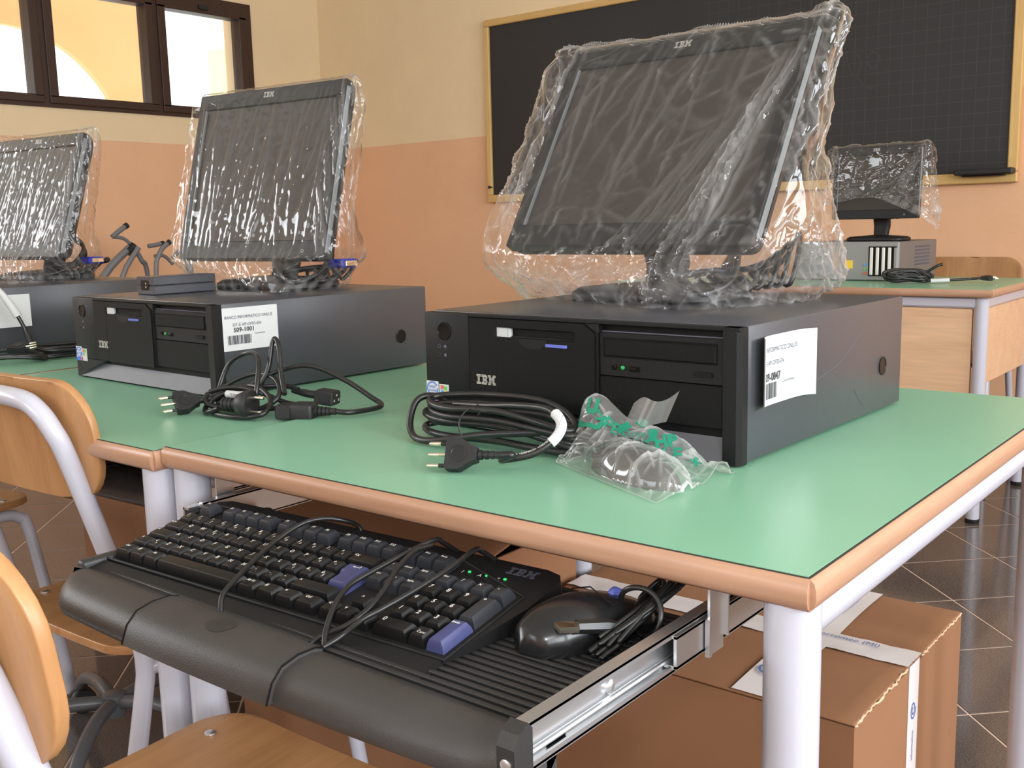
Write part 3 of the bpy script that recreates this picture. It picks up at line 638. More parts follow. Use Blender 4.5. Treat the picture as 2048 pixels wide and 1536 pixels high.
def set_crease(o, vals, uv=None, dens=None):
    me = o.data; at = me.attributes.new('crease', 'FLOAT', 'POINT'); at.data.foreach_set('value', vals)
    at = me.attributes.new('density', 'FLOAT', 'POINT'); at.data.foreach_set('value', dens if dens is not None else [1.]*len(me.vertices))
    if uv is None: uv = [(v.co.x, v.co.y+v.co.z) for v in me.vertices]
    ul = me.uv_layers.new(name='sheet'); idx = np.zeros(len(me.loops), dtype=np.int64); me.loops.foreach_get('vertex_index', idx)
    ul.data.foreach_set('uv', np.asarray(uv, dtype=np.float32)[idx].ravel())
def loft(rings, NU, NV):
    K = len(rings[0][1]); cols = []
    for z, pts in rings:
        cols.append(catmull([(p[0], p[1], z+(p[2] if len(p) > 2 else 0)) for p in pts], NU//K, True))
    n = len(cols[0]); res = []
    segs = len(rings)-1; per = NV//segs
    vert = [catmull([cols[j][i] for j in range(len(cols))], per) for i in range(n)]
    return vert, n, len(vert[0])
def crease_lines(S, Z, lines, wb=1.):
    """thin folds: every line = (s0, z0, s1, z1, width, height, haze with painted glint)"""
    H = np.zeros_like(S); C = np.zeros_like(S)
    for s0, z0, s1, z1, w, h, c in lines:
        dx, dz = s1-s0, z1-z0; l2 = dx*dx+dz*dz+1e-12
        k = np.abs(S-(s0+s1)/2) < abs(dx)/2+.02
        t_ = np.clip(((S[k]-s0)*dx+(Z[k]-z0)*dz)/l2, 0, 1)
        wob = wb*(.0022*np.sin(t_*9+s0*70)+.0012*np.sin(t_*23+z0*90))
        d = np.hypot(S[k]-s0-t_*dx+wob, Z[k]-z0-t_*dz); p = np.exp(-(d/w)**2)*np.sqrt(np.clip(np.sin(np.pi*(.06+.88*t_)), 0, 1))
        H[k] += h*p; C[k] = np.maximum(C[k], c*p)
    return H, C
def bag(name, label, O, yaw_, rings, kind, seed, m, amp=1.0, NU=480, NV=216, group='clear plastic covers over the monitors', lines=(), dk=1.0):
    vert, n, nv = loft(rings, NU, NV); off = Vector((seed*3.1, seed*1.7, seed))
    P_ = []; Nn = []; S = np.zeros(n*nv); Z = np.zeros(n*nv); D = np.zeros(n*nv); C = np.zeros(n*nv); E = np.zeros(n*nv); q_ = 0
    zb, zt = rings[0][0], rings[-1][0]
    for j in range(nv):
        s_ = 0
        for i in range(n):
            p = vert[i][j]
            tg = vert[(i+1) % n][j]-vert[i-1][j]; up = vert[i][min(j+1, nv-1)]-vert[i][max(j-1, 0)]
            nr = tg.cross(up); nr = nr.normalized() if nr.length > 1e-9 else Vector((0,0,1))
            s_ += (p-vert[i-1][j]).length if i else 0
            front = 1. if i < n*2/8 else 0.
            lowz = max(0., 1-(p.z-zb)/.085)
            if kind == 'loose':
                q = p*15+off; w = Vector((noise.noise(q*.6), noise.noise(q*.6+Vector((9,1,4))), noise.noise(q*.6+Vector((3,7,2)))))*.9
                dd, _p = noise.voronoi(q*1.25+w*1.2)
                r1 = ridge(noise.noise(q*.75+w), .05); r2 = ridge(noise.noise(Vector((q.x*1.9, q.y*1.9, q.z*.8))+w*1.5), .045)
                fa = .22 if front else 1.
                d = (.0016 if front else .0105)*min(dd[0], .9)+.0016*r1+.0012*r2+fa*.0003*noise.noise(q*4)
                c = (.30*r1**2+.22*r2**2)*(.55+.45*(1-front))+.30*ridge(dd[1]-dd[0], .06)*(1-.8*front)
                d += lowz*.008*(noise.noise(q*1.7)+.3+.5*noise.noise(q*4.1)); c += .8*lowz*max(0., .30+noise.noise(q*2.5))
            else:
                r3 = ridge(noise.noise(p*42+off), .10); dn = max(0., min(1., 1-(p.z-zb)/.30))
                d = .0012+.0006*noise.noise(p*85+off)+.0007*r3+(.004*abs(noise.noise(p*30+off)) if not front else 0.)
                c = .10*r3**3*(.4+dn)+.7*lowz*max(0., .2+noise.noise(p*60+off))
            P_.append(p); Nn.append(nr); S[q_] = s_; Z[q_] = p.z; D[q_] = d; C[q_] = c; E[q_] = min(1., (nv-1-j)/14.); q_ += 1
    H_, C_ = crease_lines(S, Z, lines, 1. if kind == 'loose' else .35)
    D = (D+H_)*amp*E; C = np.clip(np.maximum(C, C_)*np.clip(.3+E, 0, 1), 0, 1)
    fs = [(j*n+i, j*n+(i+1)%n, (j+1)*n+(i+1)%n, (j+1)*n+i) for j in range(nv-1) for i in range(n)]
    fs.append(tuple((nv-1)*n+i for i in range(n)))
    me = bpy.data.meshes.new(name); me.from_pydata([tuple(p+nr*float(d)) for p, nr, d in zip(P_, Nn, D)], [], fs); me.materials.append(m); me.shade_smooth()
    o = link(name, me); o.location = O; o.rotation_euler = (0,0,yaw_); dens = np.clip((.62+.45*np.clip(1-(Z-zb)/(.8*(zt-zb)), 0, 1)**.8) if kind == 'tight' else .55+.45*np.clip(1-(Z-zb)/.12, 0, 1), 0, 1)*dk
    set_crease(o, C.tolist(), np.stack([S, Z], 1), dens.tolist())
    return tag(o, label, 'plastic cover', group)
def loose_lines(seed, per, z0, z1, wf):
    random.seed(seed); L_ = []
    for k in range(16):                                   # long folds falling from the top edge and the upper right corner
        s0 = random.uniform(.05,.36); z_ = z1-.02*random.random(); L_.append((s0, z_, s0-random.uniform(-.02,.10), z_-random.uniform(.08,.26), .0024, .0028, random.uniform(.12,.35)))
    for k in range(12): L_.append((wf-.01, z1-.03-.02*k, wf-random.uniform(.06,.26), z1-.08-.025*k-random.uniform(0,.06), .0022, .0024, random.uniform(.08,.3)))
    for k in range(9): s0 = wf-.02-.012*k; L_.append((s0+.02, z1-.05-.01*k, s0-.10, z0+.06-.004*k, .0024, .0034, random.uniform(.15,.4)))
    for k in range(150):
        s0, z_ = random.uniform(0, per), random.uniform(z0, z1); a = random.gauss(1.9, .7); l_ = random.uniform(.012,.06); L_.append((s0, z_, s0+l_*math.cos(a), z_+l_*math.sin(a), random.uniform(.0016,.0024), random.uniform(.002,.004), random.uniform(.15,.6)))
    for k in range(190):  # right side: glints painted as bright crease haze
        s0, z_ = random.uniform(wf, per), random.uniform(z0, z1); a = random.gauss(1.5, .6); l_ = random.uniform(.02,.10); L_.append((s0, z_, s0+l_*math.cos(a), z_+l_*math.sin(a), random.uniform(.0012,.0026), random.uniform(.002,.004), random.uniform(.2,.7)))
    for k in range(16):                                   # the big fold from the upper right corner to the foot
        s0 = wf-.03+.035*random.random(); s1 = wf-.14+.07*random.random(); f0 = random.uniform(0,.35); f1 = random.uniform(.6,1.)
        L_.append((s0+(s1-s0)*f0, z1-.03+(z0-z1+.03)*f0, s0+(s1-s0)*f1, z1-.03+(z0-z1+.03)*f1, random.uniform(.0018,.003), random.uniform(.003,.005), random.uniform(.35,.9)))
    for k in range(22):                                   # gathers along the left edge
        s0 = random.choice((random.uniform(0,.022), per-random.uniform(.0,.10))); zc = random.uniform(z0+.03, z1-.02); l_ = random.uniform(.05,.14)
        L_.append((s0, zc+l_/2, s0+random.uniform(-.008,.008), zc-l_/2, random.uniform(.0016,.0028), .0035, random.uniform(.3,.9)))
    for k in range(260):
        s0, z_ = random.uniform(0, per), z0+.085*random.random()**1.6; a = random.uniform(0, PI); l_ = random.uniform(.01,.05); L_.append((s0, z_, s0+l_*math.cos(a), z_+l_*math.sin(a), random.uniform(.0014,.0024), random.uniform(.002,.004), random.uniform(.3,.95)))
    return L_
def tight_lines(seed, per, z0, z1, wf, k_=1.0, n1=95):
    random.seed(seed); L_ = []  # streak whiteness stands in for flash and window reflections
    for k in range(n1):
        s0 = random.uniform(0, wf); zc = z0+(z1-z0)*random.random()**1.35; l_ = random.uniform(.06,.32); tl = random.gauss(-.05,.08)-.25*max(0., s0/wf-.6)
        a, b_ = max(z0, zc-l_*.5), min(z1-.01, zc+l_*.5); L_.append((s0-tl*(b_-a), b_, s0+tl*(b_-a), a, random.uniform(.0018,.0032), random.uniform(.0012,.0026), min(1., k_*random.uniform(.05,.35)*(1.25-.75*(zc-z0)/(z1-z0)))))
    for k in range(60):
        s0 = random.uniform(wf-.02, wf+.05); zc = random.uniform(z0, z1); l_ = random.uniform(.03,.12); L_.append((s0-.01, zc+l_/2, s0+.01, zc-l_/2, random.uniform(.0016,.003), .002, min(1., k_*random.uniform(.2,.6))))
    for k in range(90):
        s0 = random.uniform(wf+.05, per); zc = random.uniform(z0, z1); l_ = random.uniform(.03,.16); L_.append((s0, zc+l_/2, s0+random.uniform(-.02,.02), zc-l_/2, random.uniform(.001,.0025), .0025, random.uniform(.05,.5)))
    for k in range(70):
        s0 = random.uniform(0, per); zc = z0+.05*random.random(); l_ = random.uniform(.01,.04); a = random.uniform(0, PI); L_.append((s0, zc, s0+l_*math.cos(a), zc+l_*math.sin(a), .0014, .003, random.uniform(.2,.7)))
    return L_
# order of the points of each ring: front left, front, front right, right, back right, back, back left, left
R1 = [(-.0735, [(-.165,.040),(-.02,.005),(.115,-.040),(.175,.11),(.150,.225),(0,.230),(-.17,.22),(-.185,.14)]),
      (-.045,  [(-.185,.010),(-.02,-.015),(.130,-.045),(.200,.10),(.185,.215),(0,.245),(-.20,.21),(-.215,.10)]),
      (-.015,  [(-.200,-.015),(0,-.022),(.175,-.035),(.218,.08),(.195,.195),(0,.245),(-.20,.19),(-.225,.05)]),
      (.030,   [(-.198,.004),(0,.000),(.194,-.004),(.222,.08),(.190,.18),(0,.23),(-.195,.18),(-.225,.055)]),
      (.100,   [(-.197,.046),(0,.044),(.197,.040),(.210,.10),(.172,.18),(0,.21),(-.195,.18),(-.226,.10)]),
      (.180,   [(-.195,.094),(0,.092),(.196,.088),(.204,.140),(.172,.19),(0,.205),(-.195,.195),(-.226,.145)]),
      (.245,   [(-.193,.134),(0,.133),(.195,.128),(.205,.165),(.182,.20),(0,.208),(-.20,.205),(-.236,.180)]),
      (.268,   [(-.192,.150),(0,.150),(.194,.146),(.205,.172),(.186,.198),(0,.202),(-.19,.198),(-.212,.182)]),
      (.2745,  [(-.188,.162),(0,.160),(.19,.158),(.198,.173),(.185,.188),(0,.19),(-.185,.188),(-.196,.176)]),
      (.2755,  [(-.170,.172),(0,.171),(.17,.170),(.175,.174),(.17,.177),(0,.178),(-.17,.177),(-.175,.175)])]
bag('plastic_cover', 'loose crumpled clear plastic cover over the large monitor', MO1[0], MO1[1], R1, 'loose', 1.3, M['film'], lines=loose_lines(41, 1.15, -.07, .27, .39))
R2 = [(-.0545, [(-.130,-.005),(0,-.030),(.125,-.050),(.135,.06),(.115,.13),(0,.15),(-.12,.14),(-.140,.06)]),
      (-.030,  [(-.140,-.012),(0,-.030),(.128,-.046),(.150,.06),(.130,.13),(0,.15),(-.13,.14),(-.150,.05)]),
      (-.004,  [(-.175,-.012),(0,-.022),(.165,-.030),(.190,.06),(.150,.13),(0,.14),(-.16,.12),(-.190,.04)]),
      (.020,   [(-.193,.001),(0,.000),(.192,.001),(.202,.06),(.158,.125),(0,.13),(-.17,.11),(-.204,.035)]),
      (.090,   [(-.192,.020),(0,.019),(.192,.018),(.196,.06),(.142,.118),(0,.125),(-.17,.11),(-.206,.05)]),
      (.180,   [(-.191,.044),(0,.043),(.191,.042),(.198,.075),(.165,.118),(0,.125),(-.175,.115),(-.205,.07)]),
      (.260,   [(-.191,.066),(0,.065),(.191,.064),(.203,.09),(.172,.12),(0,.122),(-.18,.118),(-.203,.09)]),
      (.295,   [(-.190,.075),(0,.075),(.190,.074),(.198,.092),(.176,.112),(0,.116),(-.18,.112),(-.198,.095)]),
      (.306,   [(-.185,.082),(0,.081),(.185,.081),(.192,.092),(.180,.104),(0,.105),(-.18,.104),(-.188,.092)]),
      (.3075,  [(-.17,.091),(0,.091),(.17,.091),(.172,.093),(.17,.096),(0,.096),(-.17,.096),(-.172,.093)])]
bag('plastic_cover', 'tight clear plastic cover with vertical creases over the middle monitor', MO2[0], MO2[1], R2, 'tight', 2.1, M['film_tight'], lines=tight_lines(17, 1.0, -.05, .30, .385, 1., 60))
sx_, sz_ = .345/.375, .295/.315
R3 = [(z*sz_ if z > 0 else z*1.0, [(p[0]*sx_, p[1]+(z*.06 if z > 0 else 0)) for p in pts]) for z, pts in R2]
bag('plastic_cover', 'shiny clear plastic cover over the monitor at the left edge', MO3[0], MO3[1], R3, 'tight', 4.4, M['film_tight'], 1.2, lines=tight_lines(29, .95, -.05, .28, .355, 1.4, 130), dk=1.5)
# ------------------------------------------------------------------ keyboard drawers
M['dust'] = mat('tray_top', (.046,.042,.040), .42, var=.35, vscale=11, bump=.25, bscale=900)
def yfront(x): return -.2135+.13*(x+.04)**2
def rest_profile(x):
    e = max(0., (abs(x-.009)-.235)/.053); e = min(1., e); yf = yfront(x)+.026*e**2.2; k = 1-.10*e**3
    return [(-.160,.022),(-.1625,.028*k),(-.172+.002*e,.0305*k),(yf+.026,.0302*k),(yf+.012,.0265*k),(yf+.0035,.018*k),(yf,.008),(yf+.002,.001),(yf+.008,-.0035),(-.160,-.0035)]
def drawer(label, loc, pulled=.20):
    t = thing('keyboard_tray', label, 'keyboard tray', loc, group='black keyboard trays under the desks')
    obj('shelf', MB().box(-.282, .288, -.165, .068, .0180, .0240, .001), M['tray'], t)
    rb = MB()
    for i in range(25): y = -.155+.0088*i; rb.box(-.268, .272, y, y+.0044, .0240, .0264, .0006)
    obj('ribbed_mat', rb, M['tray'], t, 30)
    pr = len(rest_profile(0)); xs = [-.279+.576*i/80 for i in range(81)]
    g = MB().grid(lambda i, j: (xs[int(j*80+.5)], *rest_profile(xs[int(j*80+.5)])[int(i*pr+.5) % pr]), pr, 81, cu=True)
    g.f.append(tuple(range(pr))); g.f.append(tuple(80*pr+i for i in range(pr)))
    obj('palm_rest', g, M['dust'], t, 60)
    xs2 = [-.116+.192*i/40 for i in range(41)]
    def padp(x, i):
        yf = yfront(x)
        return [(-.1612,.0306),(-.1690,.0334),(yf+.026,.0336),(yf+.010,.0298),(yf+.0005,.0205),(yf-.0035,.0105),(yf-.0055,.0050),(yf+.004,.0048),(yf+.016,.02),(-.163,.026)][i]
    g = MB().grid(lambda i, j: (xs2[int(j*40+.5)], *padp(xs2[int(j*40+.5)], int(i*10+.5) % 10)), 10, 41, cu=True)
    g.f.append(tuple(range(10))); g.f.append(tuple(400+i for i in range(10)))
    pad = obj('centre_pad', g, M['dust'], t, 60)
    def padz(x, y):
        pl = [padp(x, i) for i in range(1, 7)]
        for (y0, z0), (y1, z1) in zip(pl, pl[1:]):
            if y1 <= y <= y0: return z0+(z1-z0)*(y-y0)/(y1-y0)
        return pl[0][1]
    obj('thumb_mark', MB().grid(lambda i, j: (-.022+.0145*j*math.cos(2*PI*i), -.1835+.0115*j*math.sin(2*PI*i), padz(-.022, -.1835+.0115*j*math.sin(2*PI*i))+.0003), 28, 6, cu=True), M['tray'], pad, 180)
    for xe in (xs2[0], xs2[-1]): obj('pad_seam', MB().tube([(xe, *padp(xe, i)) for i in range(7)], .0009, 6), M['gloss'], pad)
    for s_ in (-1, 1):
        obj('side_wall', MB().box(-.2845 if s_ < 0 else .276, -.271 if s_ < 0 else .293, -.165, .068, .0190, .0325, .004, 3), M['tray'], t)
        def bx(x0, x1, *a, **k): return MB().box(min(s_*x0, s_*x1), max(s_*x0, s_*x1), *a, **k)
        ys_ = -.200 if s_ > 0 else -.01
        rl = bx(.2945, .2965, ys_, .21, .0215, .0525); rl.join(bx(.2945, .3045, ys_, .21, .0505, .0528)); rl.join(bx(.2945, .3045, ys_, .21, .0205, .0230))
        rl.join(bx(.3025, .3045, ys_, .21, .0475, .0525)); rl.join(bx(.3025, .3045, ys_, .21, .0212, .0262)); rl.tube([(s_*.2985,ys_,.0285),(s_*.2985,.21,.0285)], .0022, 8)
        ri = obj('slide_rail', rl, M['metal'], t, 30, 'zinc-plated telescopic slide')
        for yy in ((-.10, .16) if s_ > 0 else (.16,)): obj('rail_screw', MB().lathe([(.0052,.2965),(.0052,.2990),(.003,.3002)] if s_ > 0 else [(.0052,-.2965),(.0052,-.2990),(.003,-.3002)], 14, (0,yy,.037), 'x'), M['metal'], ri)
        oy = .018-(.2-pulled)
        fx = bx(.3055, .3080, oy-.045, .34, .0245, .0495); fx.join(bx(.2975, .3080, oy-.045, .34, .0475, .0500)); fx.join(bx(.2975, .3080, oy-.045, .34, .0240, .0265))
        obj('outer_slide', fx, M['metal'], t, 30)
        hb = bx(.3090, .3110, oy, oy+.022, .020, .0790); hb.join(bx(.3090, .330, oy, oy+.022, .0772, .0792)); hb.join(bx(.3090,.3150,oy+.022,oy+.024,.030,.079)); hb.join(bx(.3090,.3130,oy-.004,oy,.020,.05))
        obj('slide_hanger', hb, M['metal'], t, 30)
        obj('slide_hanger', bx(.3090, .3110, oy+.24, oy+.262, .024, .0790), M['metal'], t, 30)
        if s_ < 0: continue
        cp = obj('end_bracket', MB().prism([(-.214,.019),(-.199,.019),(-.196,.022),(-.196,.050),(-.200,.0545),(-.209,.050),(-.214,.042)], min(s_*.2925, s_*.3062), max(s_*.2925, s_*.3062), 'x'), M['tray'], t, 30)
        obj('bracket_screw', MB().lathe([(.0042,-.2130),(.0042,-.2146),(.003,-.2152)], 14, (s_*.2995,0,.031), 'y'), M['metal'], cp)
    return t
drawer('black keyboard tray pulled out from under the nearest desk, holding keyboard and mouse', (-.397, 0, .6610))
drawer('black keyboard tray pushed back under the middle desk', (-1.128, .262, .6570), .01)

# ------------------------------------------------------------------ keyboard
U = .01905
kb = thing('keyboard', 'black keyboard with blue enter keys lying in the pulled-out tray', 'keyboard', (-.667, -.051, .715), (.166, 0, .038))
# wedge body: top plane 9 mm below the key tops, underside level with the shelf
ti = math.tan(.166)
def under(y): return -(.715-.6884)/math.cos(.166)-y*ti
top = [(-.014,.030),(-.010,.052),(.004,.060),(.425,.060),(.440,.056),(.447,.046),(.447,-.001),(.431,-.092),(.436,-.1195),(-.012,-.1195),(-.018,-.100),(-.014,-.05)]
def topz(x, y): return -.0100 if y > -.096 else -.0125
bm_ = MB(); n = len(top)
bm_.add([(x,y,-.0098 if y > -.096 else -.0118) for x, y in top]+[(x*1.0,y,min(max(under(y), -.052)+.0006, -.0135)) for x, y in top], [tuple(range(n)), tuple(range(n,2*n))[::-1]]+[(i,(i+1)%n,n+(i+1)%n,n+i) for i in range(n)])
obj('body', bm_, M['kb'], kb, 30)
obj('key_well', MB().tube([(-.008,.044,-.0098),(.288,.044,-.0098),(.346,.044,-.0098),(.4335,.012,-.0098),(.4335,-.0905,-.0098),(-.008,-.0905,-.0098)], .0016, 6, True), M['kb'], kb)
obj('wrist_plate', MB().prism([(-.012,-.0945),(.428,-.0945),(.432,-.119),(-.010,-.119)], -.0118, -.0100, 'z'), M['kb'], kb, 30)
obj('logo', striped_logo(.030).map(lambda x, y, z: (.408+x, .046+y, -.0094)), M['ink_soft'], kb, 0)
for k, (lx, ly) in enumerate(((.362,.030), (.381,.030), (.400,.031))):
    l_ = obj('indicator', MB().lathe([(.0016,-.0098),(.0016,-.0090),(.0008,-.0086)], 10, (lx,ly,0)), mat('lit_led_%d' % k, (.05,.8,.2), .3), kb)
    obj('indicator_mark', text('1A*'[k], .006, fn=lambda x, y, z, lx=lx, ly=ly: (lx-.006+x, ly-.002+y, -.0094)), M['legend'], l_, 0)
_km = {}
def key_mesh(w, h, m):
    key = (round(w,3), round(h,3), m)
    if key not in _km:
        a, b_ = w*U/2-.0006, h*U/2-.0006; mb = MB(); lev = [(0,0,-.0105),(.0012,.0010,-.0050),(.0030,.0022,-.0010),(.0037,.0028,-.0002),(.0046,.0037,0.)]
        vs = []
        for dx, dy, z in lev:
            s_ = .0010 if z > -.004 else 0
            vs += [(-a+dx,-b_+dy,z),(a-dx,-b_+dy,z),(a-dx,b_-dy-s_,z),(-a+dx,b_-dy-s_,z)]
        fs = [(i*4+k, i*4+(k+1)%4, i*4+4+(k+1)%4, i*4+4+k) for i in range(4) for k in range(4)]+[(16,17,18,19)]
        _km[key] = mesh_of('key', mb.add(vs, fs), M[m], 25)
    return _km[key]
def key(a, b_, w=1., h=1., m='key', t='', t2='', sz=.0062):
    o = link('key', key_mesh(w, h, m), kb); o.location = ((a+w/2)*U, -(b_+(h-1)/2)*U, .0012 if b_ < -.5 else 0)
    if t:
        mb = text(t, sz, fn=lambda x, y, z: (x-w*U/2+.0078 if len(t) < 3 else x-.001, y+h*U/2-.0082, .0003), bold=.0001)
        if t2: mb.join(text(t2, sz*.85, fn=lambda x, y, z: (x-w*U/2+.0115, y+h*U/2-.0122, .0003)))
        obj('legend', mb, M['legend'], o, 0)
g = 'key_grey'
key(0,-1.4,m=g,t='Esc',sz=.004)
for i in range(12): key([2,3,4,5,6.5,7.5,8.5,9.5,11,12,13,14][i], -1.4, m=g, t='F%d' % (i+1), sz=.0045)
for i, s_ in enumerate(('Stamp','Bloc','Pausa')): key(15.25+i, -1.4, m=g, t=s_, sz=.0032)
for i, (s_, s2) in enumerate((('\\','|'),('1','!'),('2','"'),('3','£'),('4','$'),('5','%'),('6','&'),('7','/'),('8','('),('9',')'),('0','='),("'",'?'),('ì','^'))): key(i, 0, t=s2, t2=s_)
key(13,0,2,t='<x')
key(0,1,1.5,t='<>')
for i, s_ in enumerate('QWERTYUIOP'): key(1.5+i, 1, t=s_, t2='€' if s_ == 'E' else '')
key(11.5,1,t='è',t2='é'); key(12.5,1,t='+',t2='*')
key(0,2,1.75,t='^')
for i, s_ in enumerate('ASDFGHJKL'): key(1.75+i, 2, t=s_)
key(10.75,2,t='ò',t2='ç'); key(11.75,2,t='à',t2='°'); key(12.75,2,t='ù',t2='§')
key(0,3,1.25,t='^'); key(1.25,3,t='<',t2='>')
for i, s_ in enumerate('ZXCVBNM'): key(2.25+i, 3, t=s_)
key(9.25,3,t=',',t2=';'); key(10.25,3,t='.',t2=':'); key(11.25,3,t='-',t2='_'); key(12.25,3,2.75,t='^')
key(0,4,1.25,t='Ctrl',sz=.004); key(1.25,4,1.15,t='#'); key(2.4,4,1.15,t='Alt',sz=.004); key(3.55,4,6.25)
for i, s_ in enumerate(('Alt Gr','#','=','Ctrl')): key(9.8+1.3*i, 4, 1.3, t=s_, sz=.0055 if len(s_) == 1 else .004)
# tall blue enter key of the main block
def enter():
    lev = [(0,-.0105),(.0012,-.0050),(.0030,-.0010),(.0040,0.)]; vs = []
    x0, x1, xs_ = 13.5*U+.0006, 15*U-.0006, 13.75*U+.0006; y1, ym, y0 = -.5*U-.0006, -1.5*U, -2.5*U+.0006
    for d, z in lev: vs += [(x0+d,y1-d,z),(x0+d,ym+d,z),(xs_+d,ym+d,z),(xs_+d,y0+d,z),(x1-d,y0+d,z),(x1-d,y1-d,z)]
    fs = [(i*6+k, i*6+(k+1)%6, i*6+6+(k+1)%6, i*6+6+k) for i in range(3) for k in range(6)]+[tuple(range(18,24))]
    o = obj('key', MB().add(vs, fs), M['blue_key'], kb, 25, 'tall blue enter key')
    obj('legend', MB().tube([(14.55*U,-.8*U,.0004),(14.55*U,-.95*U,.0004),(14.15*U,-.95*U,.0004)], .0003, 5).join(text('<', .005, fn=lambda x, y, z: (14.17*U+x, -.95*U+y, .0004))), M['legend'], o, 0)
enter()
for i, s_ in enumerate(('Ins','Home','PgUp')): key(15.25+i, 0, m=g, t=s_, sz=.0036)
for i, s_ in enumerate(('Canc','Fine','PgDn')): key(15.25+i, 1, m=g, t=s_, sz=.0036)
key(16.25,3,t='^'); key(15.25,4,t='<'); key(16.25,4,t='v'); key(17.25,4,t='>')
for i, s_ in enumerate(('Bloc','/','x','-')): key(18.5+i, 0, m=g, t=s_, sz=.0036 if i == 0 else .006)
for r_, row in enumerate(('789','456','123')):
    for i, s_ in enumerate(row): key(18.5+i, 1+r_, t=s_, sz=.0072)
key(21.5,1,1,2,m=g,t='+'); key(21.5,3,1,2,m='blue_key',t='Invio',sz=.004); key(18.5,4,2,t='0',sz=.0072); key(20.5,4,t='.',t2='Canc',sz=.005)
cab = [[(.205,.058,-.018),(.200,.058,-.006),(.1961,.0467,.004),(.1848,.0299,.012),(.1725,.0117,.012),(.1699,-.0198,.008),(.1783,-.0511,.006),(.1935,-.0878,.006),(.2018,-.1095,.003),(.2094,-.120,-.0075)],
       [(.326,.060,-.012),(.3216,.0466,.003),(.3197,.038,.010),(.3132,.011,.010),(.3066,-.0269,.009),(.3041,-.0565,.008),(.315,-.0853,.006),(.3263,-.1079,-.002),(.3348,-.119,-.008)],
       [(.322,.03,.009),(.3187,.0109,.011),(.3246,-.0168,.010),(.339,-.0502,.009),(.3459,-.0797,.006),(.337,-.0956,-.001),(.3225,-.108,-.006),(.3198,-.120,-.008)],
       [(.369,.060,-.012),(.364,.0481,.002),(.3655,.0368,.009),(.3685,.0013,.010),(.3657,-.0428,.010),(.3586,-.0741,.008),(.3499,-.0897,.004),(.3394,-.1041,-.005),(.3348,-.121,-.007)]]
for c_ in cab: obj('cable', MB().tube(catmull(c_, 8), .0024, 10), M['cord'], kb, 60)

# ------------------------------------------------------------------ mouse with its bundled cable
ms = thing('mouse', 'black optical mouse with bundled cable beside the keyboard', 'mouse', (-.180, -.018, .6876), (0,0,-.28))
def mshape(i, j):
    a = 2*PI*i; y = -.060+.122*j
    prof = [(0,.0),(.05,.55),(.2,.88),(.42,1.),(.7,.98),(.9,.90),(.97,.75),(1,.45)]
    for (t0, w0), (t1, w1) in zip(prof, prof[1:]):
        if j <= t1+1e-6: wd = w0+(w1-w0)*(j-t0)/(t1-t0); break
    hz = .038*max(0., math.sin(PI*min(1., .08+.80*j)))**.62*(1-.30*j) if 0 < j < 1 else .006
    c, s_ = math.cos(a), math.sin(a)
    return (.0325*wd*math.copysign(abs(c)**.8, c), y, max(0.0, hz*math.copysign(abs(s_)**.75, s_)) if s_ > 0 else 0.)
mb = MB().grid(mshape, 36, 30, cu=True)
obj('shell', mb, mat('mouse_shell', (.012,.012,.013), .22), ms, 60)
obj('scroll_wheel', MB().lathe([(.0065,-.003),(.0072,-.0025),(.0072,.0025),(.0065,.003)], 20, (0,.036,.0235), 'x'), M['blue'], ms, 60, 'blue scroll wheel')
obj('button_seam', MB().tube([(-.026,.012,.028),(0,.010,.0372),(.026,.012,.028)], .0006, 6), M['gloss'], ms)
def W2L(o_, pts): 
    mi = (Matrix.Translation(o_.location) @ o_.rotation_euler.to_matrix().to_4x4()).inverted(); return [mi @ Vector(p) for p in pts]
random.seed(11); ax0, ax1 = Vector((-.140,-.050,.697)), Vector((-.132,.046,.720)); dr_ = (ax1-ax0)
for k in range(7):
    o1 = Vector((random.uniform(-.008,.008), 0, random.uniform(-.006,.010))); o2 = Vector((random.uniform(-.008,.008), 0, random.uniform(-.004,.010)))
    sp = .013+.006*random.random(); pts = []
    for i in range(16):
        a = 2*PI*i/16; c, s_ = math.cos(a), math.sin(a); p = ax0+dr_*(.5-.5*c*(.70+.45*random.random())); pin = .30+1.1*(.5-.5*c)**1.5
        pts.append(p+o1*(.5+.5*c)+o2*(.5-.5*c)+Vector((.8,0,.6))*s_*sp*pin)
    obj('cable_loop', MB().tube(catmull(W2L(ms, pts), 4, True), .0021, 8, True), M['cord'], ms, 60)
mid = ax0+dr_*.52; tie = []
for i in range(20): a = 2*PI*i/20; tie.append(mid+Vector((.021*math.cos(a), -.006*math.cos(a)+.004*math.sin(2*a), .019*math.sin(a)+.002)))
obj('cable_wrap', MB().tube(catmull(W2L(ms, tie), 3, True), .0023, 8, True), M['cord'], ms, 60)
pl = W2L(ms, [(-.160,-.052,.7100),(-.150,-.038,.7075),(-.142,-.024,.7060)])
obj('usb_plug', MB().tube([pl[0], pl[0].lerp(pl[2], .72), pl[2]], [.0058,.0062,.0035], 8), M['cord'], ms, 30)
d0 = (pl[0]-pl[2]).normalized(); sd = d0.cross(Vector((0,0,1))).normalized(); upv = sd.cross(d0)
us = MB(); us.add([pl[0]+d0*a+sd*b_+upv*c for a in (0,.016) for b_ in (-.006,.006) for c in (-.0023,.0023)], [(0,1,3,2),(4,6,7,5),(0,4,5,1),(2,3,7,6),(0,2,6,4),(1,5,7,3)])
obj('usb_shell', us, M['brass'], ms, 0, 'bare metal usb plug')
